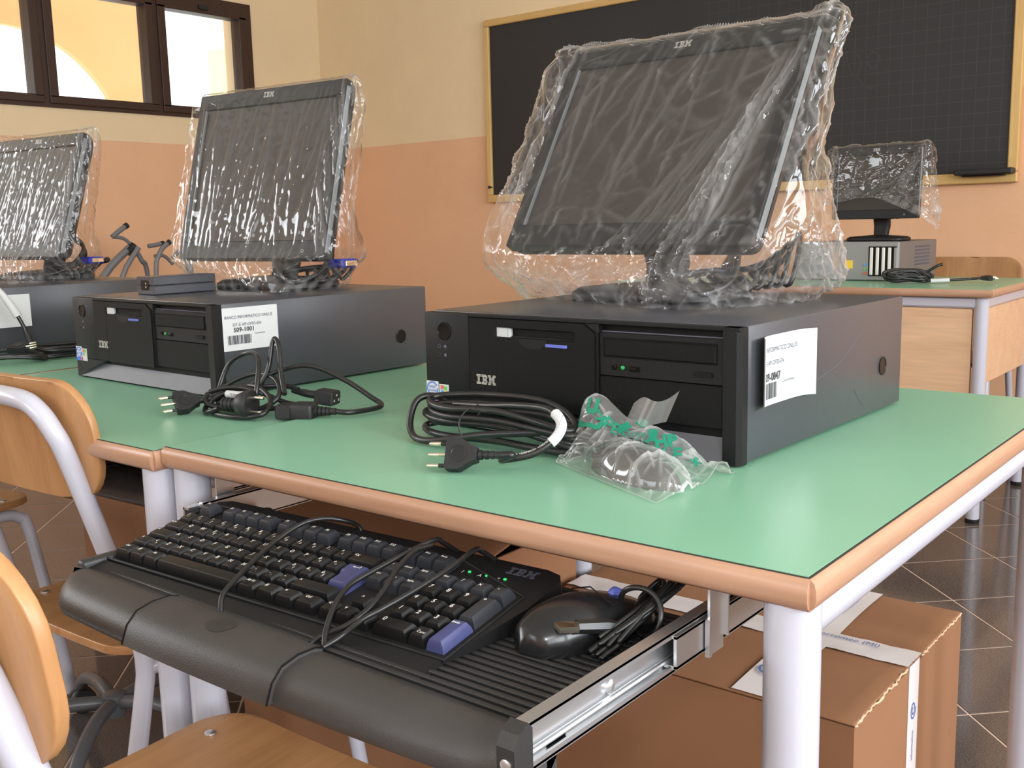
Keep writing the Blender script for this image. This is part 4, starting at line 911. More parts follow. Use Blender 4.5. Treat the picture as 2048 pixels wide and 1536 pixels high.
# ------------------------------------------------------------------ cords and small things on the desks
def spool(ax0, ax1, up, n, rad, width, seed, jit=.006, squash=1.):
    """n elongated loops of cord between two ends"""
    random.seed(seed); d = Vector(ax1)-Vector(ax0); side = Vector(up); out = []
    for k in range(n):
        j0, j1 = random.uniform(-jit, jit), random.uniform(-jit, jit); w = width*random.uniform(.6, 1.1); l0, l1 = random.uniform(-.06,.06), random.uniform(-.06,.06); base = rad+k*rad*1.15*squash
        pts = []
        for i in range(18):
            a = 2*PI*i/18; c, s_ = math.cos(a), math.sin(a)
            p = Vector(ax0)+d*(.5-.5*c*(1+(l0 if c > 0 else l1)))
            p += side*s_*w*(.55+.45*abs(c)**.5)+Vector((0,0,1))*(base+abs(j0)*(.5+.5*c)+abs(j1)*(.5-.5*c)*s_*s_)
            pts.append(p)
        lift = max(0., Vector(ax0).z+rad-min(p.z for p in pts)); pts = [p+Vector((0,0,lift)) for p in pts]
        out.append(catmull(pts, 4, True))
    return out
def italian_plug(t, o, d, roll=0.):
    """three-pin plug: o = centre of the body, d = direction of the pins"""
    d = Vector(d).normalized(); s_ = Vector((0,0,1)).cross(d).normalized(); u = d.cross(s_)
    if roll: q = Matrix.Rotation(roll, 3, d); s_ = q @ s_; u = q @ u
    B = Matrix(((d.x,s_.x,u.x,o[0]),(d.y,s_.y,u.y,o[1]),(d.z,s_.z,u.z,o[2]),(0,0,0,1)))
    body = MB().prism([(.010,-.0165),(.013,-.015),(.013,.015),(.010,.0165),(-.002,.0165),(-.008,.0125),(-.014,.0085),(-.020,.0065),(-.020,-.0065),(-.014,-.0085),(-.008,-.0125),(-.002,-.0165)], -.0058, .0058, 'z').xf(B)
    p = obj('plug', body, M['black_rubber'], t, 30)
    obj('grip_disc', MB().lathe([(.0088,.0058),(.0088,.0064),(.0072,.0066),(.0068,.0062)], 24, (-.0005,0,0)).xf(B), M['cord'], p, 30)
    rel = MB()
    for k in range(5): rel.lathe([(.0050-.0004*k,0),(.0050-.0004*k,.0036)], 14, (-.0245-.006*k, 0, 0), 'x')
    rel.tube([(-.018,0,0),(-.052,0,0)], .0036, 12); obj('strain_relief', rel.xf(B), M['black_rubber'], p, 30)
    for k in (-1, 0, 1):
        pn = obj('pin', MB().tube([(.020,k*.0115,0),(.031,k*.0115,0),(.0325,k*.0115,0)], [.0022,.0022,.001], 12).xf(B), M['brass'], p, 40, 'bare metal pin tip')
        obj('pin_sleeve', MB().tube([(.012,k*.0115,0),(.0205,k*.0115,0)], .0021, 12).xf(B), M['black_rubber'] if k else M['brass'], pn, 40)
    return B
# cord on the nearest desk
c1 = thing('power_cable', 'coiled black power cable with three-pin plug before the nearest computer', 'power cable', (-.47,.20,TZ), group='black power cables on the desks')
L1 = Matrix.Translation((-.47,.20,TZ)).inverted()
def loc1(pts): return [L1 @ Vector(p) for p in pts]
for k, lp in enumerate(spool((-.556,.214,TZ+.002), (-.345,.213,TZ+.002), (.05,1,.25), 6, .0040, .027, 5, .022)):
    obj('cord_loop', MB().tube(loc1(lp), .0040, 10, True), M['cord'], c1, 60)
obj('cord_loop', MB().tube(loc1(catmull([(-.556,.222,TZ+.046),(-.570,.205,TZ+.040),(-.562,.186,TZ+.012),(-.52,.168,TZ+.006),(-.44,.178,TZ+.020),(-.36,.205,TZ+.026),(-.335,.222,TZ+.020),(-.36,.238,TZ+.030),(-.44,.236,TZ+.028),(-.52,.238,TZ+.033)], 6, True)), .0040, 10, True), M['cord'], c1, 60)
ends = catmull([(-.52,.218,TZ+.040),(-.46,.203,TZ+.046),(-.41,.195,TZ+.052),(-.362,.186,TZ+.054),(-.338,.176,TZ+.044),(-.336,.162,TZ+.030),(-.352,.146,TZ+.016),(-.378,.128,TZ+.010)], 8)
obj('cord', MB().tube(loc1(ends), .0040, 12), M['cord'], c1, 60)
tg = [p for p in ends if p.x > -.352 and TZ+.026 < p.z < TZ+.054]
tp = obj('paper_tag', MB().tube(loc1(tg), .0056, 10), M['paper'], c1, 60, 'white paper tag wrapped on the cord')
obj('tag_print', text('MADE IN CHINA', .0055, fn=lambda x, y, z: L1 @ Vector((-.3345+.25*x+.12*y, .1645+.35*x-.3*y-.004, TZ+.036+.9*x+.35*y))), M['ink'], tp, 0)
B1 = italian_plug(c1, L1 @ Vector((-.408,.098,TZ+.0172)), (-.70,-.32,-.02), -1.02)
obj('cord', MB().tube(catmull([B1 @ Vector((-.045,0,0)), B1 @ Vector((-.055,0,0)), L1 @ Vector((-.378,.128,TZ+.010)), L1 @ Vector((-.365,.136,TZ+.0125))], 6), .0038, 12), M['cord'], c1, 60)
tie = [( -.470+.004*math.sin(2*a), .205+.036*math.cos(a), TZ+.022+.024*math.sin(a)) for a in [2*PI*i/20 for i in range(20)]]
obj('wire_tie', MB().tube(loc1(catmull(tie, 3, True)), .0010, 6, True), M['black_rubber'], c1, 60)
obj('tie_tail', MB().tube(loc1(catmull([(-.452,.180,TZ+.040),(-.440,.172,TZ+.047),(-.432,.170,TZ+.048)], 5)), .0011, 6), M['black_rubber'], c1, 60)
pr1 = MB()
def along(pts, s_, size, side=Vector((0,-.55,.83))):
    """flat lettering that follows a cord"""
    L_ = [0.]
    for a, b_ in zip(pts, pts[1:]): L_.append(L_[-1]+(Vector(b_)-Vector(a)).length)
    def P(x, y, z):
        x = min(max(x, 0.), L_[-1]-1e-5); k = max(i for i in range(len(L_)) if L_[i] <= x); k = min(k, len(pts)-2)
        a, b_ = Vector(pts[k]), Vector(pts[k+1]); p = a.lerp(b_, (x-L_[k])/max(1e-9, L_[k+1]-L_[k])); tg_ = (b_-a).normalized()
        n_ = (side-tg_*side.dot(tg_)).normalized(); v_ = n_.cross(tg_)
        if v_.z < 0: v_ = -v_
        return p+n_*.0042+v_*y
    return text(s_, size, 'LEFT', P)
rev = [Vector(p) for p in loc1(ends)][-20:]; rev = rev[::-1] if rev[0].x > rev[-1].x else rev
obj('cord_print', along(rev, '<FIMKO> <DEMKO> <NEMKO>', .0042), M['legend'], c1, 0)

# clear pouch with a dark adapter cable inside, propped against the nearest computer
pz = TZ+.0012
PO = Vector((-.27,.17,TZ))
def lump(x, y):
    a = math.radians(-22); dx, dy = x+.250, y-.174; u_, v_ = dx*math.cos(a)+dy*math.sin(a), -dx*math.sin(a)+dy*math.cos(a)
    k = 1-(u_/.076)**2-(v_/.033)**2; return .031*math.sqrt(k) if k > 0 else 0.
def pouch_pt(s_, t_):
    """s along the width (left -> right), t from the near edge over the crest and down behind it"""
    a = Vector((-.346,.176,0)).lerp(Vector((-.182,.100,0)), s_); b_ = Vector((-.372,.232,0)).lerp(Vector((-.176,.226,0)), s_)
    p = a.lerp(b_, min(1., t_/.8)) if t_ < .8 else b_+(Vector((.0,.014,0)))*((t_-.8)/.2)
    crest = .048*math.exp(-((s_-.17)/.20)**2)+.034*math.exp(-((s_-.55)/.30)**2)+.012*(1-s_)
    e = max(0., min(1., s_*7))*max(0., min(1., (1-s_)*4)); e = e*e*(3-2*e)
    k = min(1., t_/.8)
    h = e*crest*k**1.5 if t_ < .8 else e*crest*(1-.96*((t_-.8)/.2)**2)
    h = max(h, lump(p.x, p.y)+.003*min(1., t_*8))*min(1., t_/.07) if t_ < .8 else h
    h += .016*max(0., (s_-.86)/.14)*math.exp(-((t_-.70)/.12)**2)
    return p, h
PL = []; random.seed(77)
for k in range(85):
    s0, t0 = random.random(), random.uniform(0,.85); a = random.gauss(1.2,.8); l_ = random.uniform(.08,.35); PL.append((s0, t0, s0+l_*math.cos(a), t0+l_*math.sin(a), random.uniform(.006,.013), random.uniform(.0008,.0026), random.uniform(.15,.8)))
for k in range(50):
    s0, t0 = random.choice((random.uniform(.70,1), random.uniform(0,.12))), random.uniform(0,.8); a = random.uniform(0,PI); l_ = random.uniform(.05,.2); PL.append((s0, t0, s0+l_*math.cos(a), t0+l_*math.sin(a), random.uniform(.005,.012), random.uniform(.001,.003), random.uniform(.3,.9)))
def pouch_top(s_, t_, off=0.):
    p, h = pouch_pt(s_, t_); q = Vector((p.x, p.y, .3))*30; d = .0035*noise.noise(q)+.0015*noise.noise(q*2.4)
    return Vector((p.x, p.y, TZ+max(.0022, h+d*min(1., h/.01))+off)), .10*max(0., noise.noise(q*2))
n_ = 150; SS, TT = np.meshgrid(np.linspace(0,1,n_), np.linspace(0,1,n_)); HH, CC = crease_lines(SS.ravel(), TT.ravel(), PL)
pc_ = MB(); cr = []; top_ = []
for j in range(n_):
    for i in range(n_):
        p, c = pouch_top(i/(n_-1), j/(n_-1)); q_ = j*n_+i; p = p+Vector((0,-.3,1))*float(HH[q_])*.8; top_.append(p-PO); cr.append(min(1., c+float(CC[q_])+.8*(i in (0,1,n_-1,n_-2) or j in (0,1))))
pc_.add(top_, [(j*n_+i, j*n_+i+1, (j+1)*n_+i+1, (j+1)*n_+i) for j in range(n_-1) for i in range(n_-1)])
po = thing('plastic_pouch', 'clear plastic pouch with green printing before the nearest computer', 'pouch', PO)
fo = link('film', bpy.data.meshes.new('film'), po); fo.data.from_pydata([tuple(v) for v in pc_.v], [], pc_.f); fo.data.materials.append(M['pouch']); fo.data.shade_smooth(); set_crease(fo, cr, np.stack([SS.ravel()*.19, TT.ravel()*.12], 1))
def strip(i, j):
    a = Vector((-.302,.232,TZ+.030)).lerp(Vector((-.246,.226,TZ+.046)), i); u_ = Vector((.014,.002,.030))
    return a+u_*j+Vector((0,-.005*math.sin(PI*i)+.002*math.sin(9*i),.004*math.sin(2.2*PI*i)*j))-PO
so_ = obj('zip_strip', MB().grid(strip, 24, 12), M['pouch'], po, 180); set_crease(so_, [.25+.35*(i % 24 in (9,10,13)) for i in range(288)])
M['green_print'] = print_mat('green_print', (.005,.22,.13))
def pprint(s0, t0, ang, k=1.):
    c, s_ = math.cos(ang), math.sin(ang)
    def P(x, y, z):
        u_, v_ = (x*c-y*s_)*k/.180+s0, (x*s_+y*c)*k/.115+t0
        return pouch_top(min(max(u_, .01), .99), min(max(v_, .01), .99), .0030)[0]-PO
    return P
gp = MB()
gp.join(text('>PE<', .019, fn=pprint(.345,.62,-.10), bold=.0003)); gp.join(text('- LF +', .021, fn=pprint(.76,.62,.55), bold=.0003)); gp.join(text('LDPE', .009, fn=pprint(.51,.64,.2)))
gp.join(text('BCHP', .018, fn=pprint(.63,.62,.75), bold=.0008))
def strokes(P, lines, w):
    mb = MB()
    for a, b_ in lines:
        a, b_ = Vector((*a, 0)), Vector((*b_, 0)); d = (b_-a); nn = max(2, int(d.length/.002)); n2 = Vector((-d.y, d.x, 0)).normalized()*w
        vs = []
        for i in range(nn+1): q = a+d*i/nn; vs += [P(*(q-n2)), P(*(q+n2))]
        mb.add(vs, [(2*i, 2*i+1, 2*i+3, 2*i+2) for i in range(nn)])
    return mb
tri = pprint(.50,.64,.15)
gp.join(strokes(tri, [((-.020,-.002),(-.010,.012)),((-.003,.017),(.008,.013)),((.016,.010),(.020,-.004)),((.010,-.014),(-.001,-.013)),((-.016,-.012),(-.009,-.010))], .0042))
cup = pprint(.20,.66,-.25)
gp.join(strokes(cup, [((-.020,.012),(-.018,-.008)),((-.018,-.008),(-.004,-.016)),((-.004,-.016),(.014,-.010)),((.014,-.010),(.018,.008)),((-.008,.010),(-.006,-.002)),((.002,.012),(.004,0.)),((.004,0.),(-.006,-.002))], .0022))
obj('green_print', gp, M['green_print'], po, 0)
M['pouch_in'] = mat('dark_cable', (.020,.017,.016), .5)
pc_b = thing('adapter', 'dark rounded adapter lying inside the clear printed pouch', 'adapter', (-.250,.174,TZ+.0012), (0,0,math.radians(-22)))
def ell(i, j):
    a, r_ = 2*PI*i, .04+.96*min(1., j*1.25); z = .024*math.sqrt(max(0., 1-r_*r_)) if j <= .8 else 0.
    return (.064*r_*math.cos(a), .0265*r_*math.sin(a), max(z, 0.)+.0002 if j <= .8 else .0002)
obj('shell', MB().grid(ell, 40, 21, cu=True), M['pouch_in'], pc_b, 60); obj('cord_outlet', MB().tube(catmull([(-.060,0,.006),(-.076,.004,.006),(-.080,.014,.008),(-.068,.022,.010),(-.04,.022,.012)], 6), .0030, 8), M['pouch_in'], pc_b, 60)
# tangle of cords on the middle desk
t2 = TZ-.004
def cordset(label, origin, paths, r, group='black power cables on the desks', closed=()):
    t = thing('power_cable', label, 'power cable', origin, group=group); o_ = Vector(origin)
    for k, p in enumerate(paths): obj('cord', MB().tube([Vector(q)-o_ for q in catmull(p, 8, k in closed)], r, 10, k in closed), M['cord'], t, 60)
    return t
oA = (-.90,.20,t2)
ca = cordset('tangled black power cable with three-pin plug on the middle desk', oA, [
    [(-.948,.186,t2+.016),(-.950,.200,t2+.016),(-.962,.212,t2+.030),(-.955,.226,t2+.062),(-.930,.236,t2+.076),(-.895,.226,t2+.078),(-.862,.205,t2+.068),(-.848,.190,t2+.044),(-.846,.182,t2+.016)],
    [(-.960,.214,t2+.004),(-.930,.176,t2+.004),(-.900,.160,t2+.004),(-.850,.160,t2+.005),(-.820,.176,t2+.010),(-.835,.200,t2+.024),(-.880,.212,t2+.036),(-.930,.214,t2+.030),(-.958,.196,t2+.016)],
    [(-.935,.196,t2+.006),(-.900,.205,t2+.014),(-.875,.226,t2+.050),(-.872,.238,t2+.094),(-.866,.240,t2+.098),(-.855,.235,t2+.086),(-.842,.226,t2+.054),(-.822,.214,t2+.030)],
    [(-.960,.200,t2+.020),(-.935,.222,t2+.040),(-.895,.232,t2+.050),(-.850,.224,t2+.044),(-.826,.205,t2+.026),(-.850,.186,t2+.010),(-.900,.178,t2+.008),(-.945,.184,t2+.010)],
    [(-.950,.186,t2+.026),(-.910,.200,t2+.034),(-.865,.206,t2+.030),(-.830,.224,t2+.016),(-.800,.244,t2+.010),(-.835,.232,t2+.008),(-.890,.196,t2+.006),(-.935,.172,t2+.012)]], .0035, closed=(3, 4))
italian_plug(ca, Vector((-.958,.150,t2+.0165))-Vector(oA), (-.30,-.95,-.02), -.75)
pt = obj('paper_tag', MB().tube([Vector(p)-Vector(oA) for p in ((-.915,.190,t2+.026),(-.893,.192,t2+.026),(-.870,.196,t2+.027))], .0052, 10), M['paper'], ca, 60, 'white paper tag wrapped on the cord')
obj('tag_print', text('MADE IN CHINA', .006, fn=lambda x, y, z: (-.893+x*.9+.9, .1862+.0*x-.2, .0265+y)), M['ink'], pt, 0)
oB = (-.80,.22,t2)
cb = cordset('black extension cable with round-pin plug and socket on the middle desk', oB, [
    [(-.7385,.2290,t2+.0125),(-.722,.242,t2+.011),(-.718,.290,t2+.012),(-.745,.296,t2+.022),(-.785,.285,t2+.044),(-.825,.262,t2+.062),(-.860,.238,t2+.056),(-.900,.214,t2+.036),(-.935,.192,t2+.022),(-.945,.176,t2+.008),(-.920,.158,t2+.005),(-.895,.160,t2+.012)],
    [(-.94,.190,t2+.010),(-.915,.205,t2+.024),(-.880,.222,t2+.034),(-.845,.236,t2+.036),(-.825,.240,t2+.032)]], .0036)
def frame_of(o, d, org):
    d = Vector(d).normalized(); s_ = Vector((0,0,1)).cross(d).normalized(); u = d.cross(s_); o = Vector(o)-Vector(org)
    return Matrix(((d.x,s_.x,u.x,o.x),(d.y,s_.y,u.y,o.y),(d.z,s_.z,u.z,o.z),(0,0,0,1)))
F1 = frame_of((-.852,.168,t2+.0205), (.93,.36,0), oB)
sk = MB().lathe([(.0075,-.030),(.0075,-.010),(.014,-.006),(.0175,.002),(.0190,.006),(.0190,.014),(.0175,.0145)], 20, (0,0,0), 'x')
for k in range(4): sk.lathe([(.0085,-.0295+.006*k),(.0085,-.0265+.006*k)], 16, (0,0,0), 'x')
sp = obj('round_plug', sk.xf(F1), M['black_rubber'], cb, 40)
for k in (-1, 1): obj('pin', MB().tube([(.014,0,k*.0095),(.032,0,k*.0095),(.033,0,k*.0095)], [.0024,.0024,.001], 12).xf(F1), M['brass'], sp, 40, 'bare metal round pin')
F2 = frame_of((-.782,.205,t2+.0125), (.88,.47,0), oB)
ie = MB().box(-.030,-.008,-.0125,.0125,-.0095,.0095,.002).box(-.010,.022,-.0140,.0140,-.0115,.0115,.005,3)
for k in range(4): ie.lathe([(.0070-.0005*k,.022+.0055*k),(.0070-.0005*k,.0255+.0055*k)], 14, (0,0,0), 'x')
ie.tube([(.02,0,0),(.05,0,0)], .0045, 12)
obj('socket', ie.xf(F2), M['black_rubber'], cb, 35)
F3 = frame_of((-.795,.262,t2+.022), (.80,.28,-.1), oB)
i2 = obj('appliance_connector', MB().box(-.012,.016,-.0125,.0125,-.0095,.0095,.002).tube([(-.010,0,0),(-.030,0,0),(-.052,0,.001)], [.0055,.0055,.0036], 12).xf(F3), M['black_rubber'], cb, 35)
obj('contact_slot', MB().box(.0155,.0165,-.0012,.0012,.003,.006).box(.0155,.0165,-.0072,-.0048,-.004,-.001).box(.0155,.0165,.0048,.0072,-.004,-.001).xf(F3), M['silver'], i2, 0)

# cord at the left edge
t3 = TZ-.003
oC = (-1.78,.33,t3)
cc = thing('power_cable', 'coiled black power cable with white tag at the left edge', 'power cable', oC, group='black power cables on the desks')
for lp in spool((-1.745,.335,t3+.002), (-1.70,.47,t3+.002), (-.95,.25,.15), 4, .0038, .030, 9, .010): obj('cord_loop', MB().tube([p-Vector(oC) for p in lp], .0038, 8, True), M['cord'], cc, 60)
for lp in spool((-1.77,.205,t3+.002), (-1.71,.335,t3+.002), (-.95,.25,.15), 3, .0038, .026, 15, .012): obj('cord_loop', MB().tube([p-Vector(oC) for p in lp], .0038, 8, True), M['cord'], cc, 60)
hang = catmull([(-1.79,.275,t3+.030),(-1.80,.268,t3+.075),(-1.82,.272,t3+.125),(-1.835,.290,t3+.150),(-1.830,.312,t3+.142),(-1.818,.330,t3+.110),(-1.805,.345,t3+.070),(-1.795,.350,t3+.040),(-1.775,.350,t3+.018)], 8)
obj('cord', MB().tube([p-Vector(oC) for p in hang], .0040, 10), M['cord'], cc, 60)
hp = hang[30:46]; obj('paper_tag', MB().tube([p-Vector(oC) for p in hp], [.0055+.003*i/16 for i in range(len(hp))], 10), M['paper'], cc, 60, 'white paper tag wrapped on the cord')
obj('strain_relief', MB().tube([Vector(p)-Vector(oC) for p in ((-1.797,.350,t3+.048),(-1.790,.351,t3+.030))], .0062, 10), M['black_rubber'], cc, 40)
italian_plug(cc, Vector((-1.735,.300,t3+.030))-Vector(oC), (.45,.89,.1), .3)

# power adapter on the middle computer
ad = thing('power_adapter', 'black power adapter brick with a mains inlet, on the middle computer', 'power adapter', (-1.338,.338,TZ+.1370), (0,0,-.02))
obj('case_lower', MB().box(-.026,.026,0,.125,0,.0155,.0015), M['case'], ad); obj('case_upper', MB().box(-.026,.026,0,.125,.0158,.031,.0015), M['case'], ad)
il = obj('mains_inlet', MB().prism(rrect(-.0115,.0125,.008,.025,.003), -.0006, .004, 'y'), M['door'], ad, 30)
for k in (.0195, .0135): obj('inlet_pin', MB().tube([(.005,-.0012,k),(.005,.003,k)], .0018, 10), M['brass'], il, 40)
# ------------------------------------------------------------------ chairs
def rounded_sheet(w2, h0, h1, r, fn, nx=17, seg=7):
    ts = [h0+r*(1-math.cos(PI/2*i/seg)) for i in range(seg)]+[h0+r+(h1-h0-2*r)*i/8 for i in range(9)]+[h1-r*(1-math.cos(PI/2*i/seg)) for i in range(seg-1,-1,-1)]
    def row(t_):
        d = min(t_-h0, h1-t_); return w2 if d >= r else w2-r+math.sqrt(max(0., r*r-(r-d)**2))
    return MB().grid(lambda i, j: fn(row(ts[int(j*(len(ts)-1)+.5)])*(2*i-1), ts[int(j*(len(ts)-1)+.5)]), nx, len(ts))
def solid(o, th, off=0):
    md = o.modifiers.new('thickness', 'SOLIDIFY'); md.thickness = th; md.offset = off; md.use_even_offset = True
    bv = o.modifiers.new('soft_edge', 'BEVEL'); bv.width = .002; bv.segments = 2; bv.limit_method = 'ANGLE'; bv.angle_limit = 1.0
    return o
def chair(label, loc, rotz, group='plywood school chairs', tube='tube'):
    t = thing('school_chair', label, 'chair', loc, (0,0,rotz), group)
    solid(obj('seat', rounded_sheet(.185, -.185, .185, .055, lambda x, y: (x*(1-.10*max(0., -y)/.185), y, .462+.10*x*x-.006*math.cos(PI*y/.37))), M['ply_y'], t, 180), .012)
    solid(obj('backrest', rounded_sheet(.190, .675, .832, .062, lambda x, z: (x, -.196-.014*(1-(x/.19)**2)-.13*(z-.675), z), 21), M['ply_z'], t, 180), .011)
    back = []
    for s_ in (-1, 1):
        lg = [(s_*.178,-.250,.006),(s_*.172,-.203,.22),(s_*.168,-.163,.395),(s_*.168,-.156,.445),(s_*.166,-.163,.50),(s_*.158,-.194,.62),(s_*.150,-.226,.735)]
        back.append(lg)
    loop = back[0]+[(-.145,-.238,.770),(-.128,-.246,.796),(-.095,-.251,.809),(0,-.254,.811),(.095,-.251,.809),(.128,-.246,.796),(.145,-.238,.770)]+back[1][::-1]
    obj('back_frame', MB().tube(catmull(loop, 6), .0125, 14), M[tube], t, 60)
    for s_ in (-1, 1):
        fl_ = obj('front_leg', MB().tube(catmull([(s_*.168,-.155,.4385),(s_*.166,0,.4395),(s_*.164,.115,.4395),(s_*.166,.150,.430),(s_*.172,.168,.395),(s_*.182,.205,.15),(s_*.187,.222,.006)], 6), .0118, 14), M[tube], t, 60)
        obj('foot_cap', MB().lathe([(.013,0),(.0145,.004),(.0145,.02),(.013,.022)], 14, (s_*.187,.222,0)), M['black_rubber'], fl_)
        obj('foot_cap', MB().lathe([(.013,0),(.0145,.004),(.0145,.02),(.013,.022)], 14, (s_*.178,-.250,0)), M['black_rubber'], t)
        for yy in (-.12, .13): obj('seat_screw', MB().lathe([(.0062,.4675),(.0062,.4692),(.004,.4702)], 12, (s_*.150,yy,0)), M['metal'], t)
        obj('back_screw', MB().lathe([(.0055,-.2),(.0055,-.2085),(.003,-.21)], 12, (s_*.140,.001,.745), 'y'), M['metal'], t)
    obj('cross_rail', MB().tube([(-.165,.02,.438),(.165,.02,.438)], .009, 10), M[tube], t)
    return t
ch = chair('plywood chair pushed under the middle desk, grey tube loop on its back', (-1.100, .195, 0), .02)
copy_tree(ch, (-.505, -.172, 0), (0,0,.02), 'nearest plywood chair, its backrest cut off at the lower left corner')
copy_tree(ch, (-1.99, .15, 0), (0,0,.08), 'plywood chair in the shade under the left-hand desk')
copy_tree(ch, (-.875, 3.43, 0), (0,0,PI), 'plywood chair behind the teacher desk, below the blackboard')

# ------------------------------------------------------------------ cardboard boxes
def swirl(r_):
    """round swirl emblem printed on the tape"""
    return MB().tube([(r_*(.25+.75*i/24)*math.cos(i*.46), r_*(.25+.75*i/24)*math.sin(i*.46), 0) for i in range(25)], r_*.11, 5).map(lambda x, y, z: (x, y, z*.02))
def carton(label, x0, x1, y0, y1, h, tape=True, torn=False, open_=False):
    cx, cy_ = (x0+x1)/2, (y0+y1)/2; a, b_ = (x1-x0)/2, (y1-y0)/2
    t = thing('cardboard_box', label, 'box', (cx, cy_, 0), group='cardboard boxes under the desks')
    top_h = h-.004
    obj('walls', MB().box(-a,a,-b_,-b_+.004,0,top_h).box(-a,a,b_-.004,b_,0,top_h).box(-a,-a+.004,-b_+.004,b_-.004,0,top_h).box(a-.004,a,-b_+.004,b_-.004,0,top_h).box(-a+.004,a-.004,-b_+.004,b_-.004,0,.004), M['card'], t, 0)
    random.seed(int(h*1000))
    if not open_:
        for s_ in (-1, 1):
            f = MB().grid(lambda i, j: (-a+2*a*i, s_*(b_-(b_-.0015)*j), top_h+.003+.004*math.sin(PI*j)*(.4+.6*noise.noise(Vector((i*3, j*2, s_*4)))) ), 24, 10)
            solid(obj('top_flap', f, M['card'], t, 180), .0035)
    else:
        for s_ in (-1, 1):
            f = MB().grid(lambda i, j: (-a+2*a*i+.006*noise.noise(Vector((i*9, j*3, 2))), s_*(b_-(.11*j if s_ < 0 else b_*.9*j)), top_h+(.026*j if s_ < 0 else .012*j)+.006*noise.noise(Vector((i*5, j*2, s_)))), 24, 8)
            solid(obj('top_flap', f, M['card'], t, 180), .0035)
            e = [(-a+2*a*i/60, s_*(b_-(.11 if s_ < 0 else b_*.9))+.004*noise.noise(Vector((i*.8, 0, 3))), top_h+(.026 if s_ < 0 else .012)+.004*noise.noise(Vector((i*.6, 2, s_)))) for i in range(61)]
            obj('torn_edge', MB().tube(e, [.0025+.0025*abs(noise.noise(Vector((i*.7, 5, 1)))) for i in range(61)], 6), M['card_in'], t, 60)
    if tape:
        tp_ = obj('tape', MB().grid(lambda i, j: (-a+(2*a+.0005)*i, -.028+.056*j, top_h+.0058+.002*noise.noise(Vector((i*20, j*2, 0)))+.0015), 40, 5), M['tape'], t, 180)
        obj('tape', MB().box(a+.0003, a+.0008, -.022, .020, top_h-.165, top_h+.004), M['tape'], t, 0)
        tx = .255*a/.2865
        t3_ = obj('tape', MB().grid(lambda i, j: (a-.175+.055*i+.012*(1-j), -b_+2*b_*j, top_h+.0072+.003*math.sin(PI*((2*j) % 1))), 5, 30), M['tape'], t, 180)
        obj('tape_print', text('Peschiera Borromeo (MI)', .017, fn=lambda x, y, z: (a-.13+x*.9, .012+y, top_h+.0098)).join(text('Fax', .013, fn=lambda x, y, z: (a-.15+x*.9, -.010+y, top_h+.0098))), M['tape_ink'], tp_, 0)
        obj('tape_print', text('informatico.com', .014, fn=lambda x, y, z: (a-.140-y, .13+x*.8, top_h+.0124)).join(text('Peschiera Borromeo', .014, fn=lambda x, y, z: (a-.158-y, .13+x*.8, top_h+.0124))).join(swirl(.020).map(lambda x, y, z: (a-.14-y, -.15+x, top_h+.0124+z))), M['tape_ink'], t3_, 0)
        obj('tape_print', swirl(.014).map(lambda x, y, z: (a+.0012+z, -.001-y*.8, top_h-.065+x)).join(text('informatico', .012, fn=lambda x, y, z: (a+.0012, -.001-y, top_h-.118+x*.8))), M['tape_ink'], t, 0)
    if torn:
        for (p0, p1, r_) in (((a,-b_,top_h+.002),(a,-.03,top_h+.004),.0022), ((a,.03,top_h+.003),(a,b_,top_h+.002),.0020)):
            e = [Vector(p0).lerp(Vector(p1), i/50)+Vector((.004*noise.noise(Vector((i*.5,1,p0[1]))), 0, .004*noise.noise(Vector((i*.6,3,p0[1]))))) for i in range(51)]
            obj('torn_edge', MB().tube(e, [r_*(.6+.8*abs(noise.noise(Vector((i*.9, 1, 2))))) for i in range(51)], 6), M['card_in'], t, 60)
    return t
carton('large taped cardboard box with torn edge beneath the nearest desk', -.715, -.149, .505, .950, .402, True, True)
carton('open cardboard box with a ragged flap behind the pulled-out keyboard tray', -1.385, -.740, .515, .762, .490, False, False, True)
carton('plain cardboard box in the shade under the middle and left desks', -2.12, -1.62, .60, .765, .45, False)

# grey star base of a swivel chair on the floor
sb = thing('swivel_chair', 'dark grey star foot of a swivel chair with castors, on the floor', 'swivel chair', (-1.53, .32, 0), (0,0,0))
obj('column', MB().lathe([(.018,.080),(.022,.090),(.022,.124),(.018,.127),(.010,.128)], 20), M['tube_dark'], sb)
for k in range(5):
    a = 2*PI*k/5-.855; c, s_ = math.cos(a), math.sin(a)
    ar = obj('arm', MB().tube(catmull([(.02*c,.02*s_,.11),(.09*c,.09*s_,.115),(.17*c,.17*s_,.098),(.22*c,.22*s_,.072),(.24*c,.24*s_,.055)], 6), .0135, 12), M['tube_dark'], sb, 60)
    obj('castor', MB().lathe([(.024,-.016),(.027,-.012),(.027,-.003),(.018,0),(.027,.003),(.027,.012),(.024,.016)], 20, (0,0,0), 'x').xf(Matrix.Translation((.235*c,.235*s_,.027)) @ Matrix.Rotation(a, 4, 'Z')), M['black_rubber'], ar, 40)

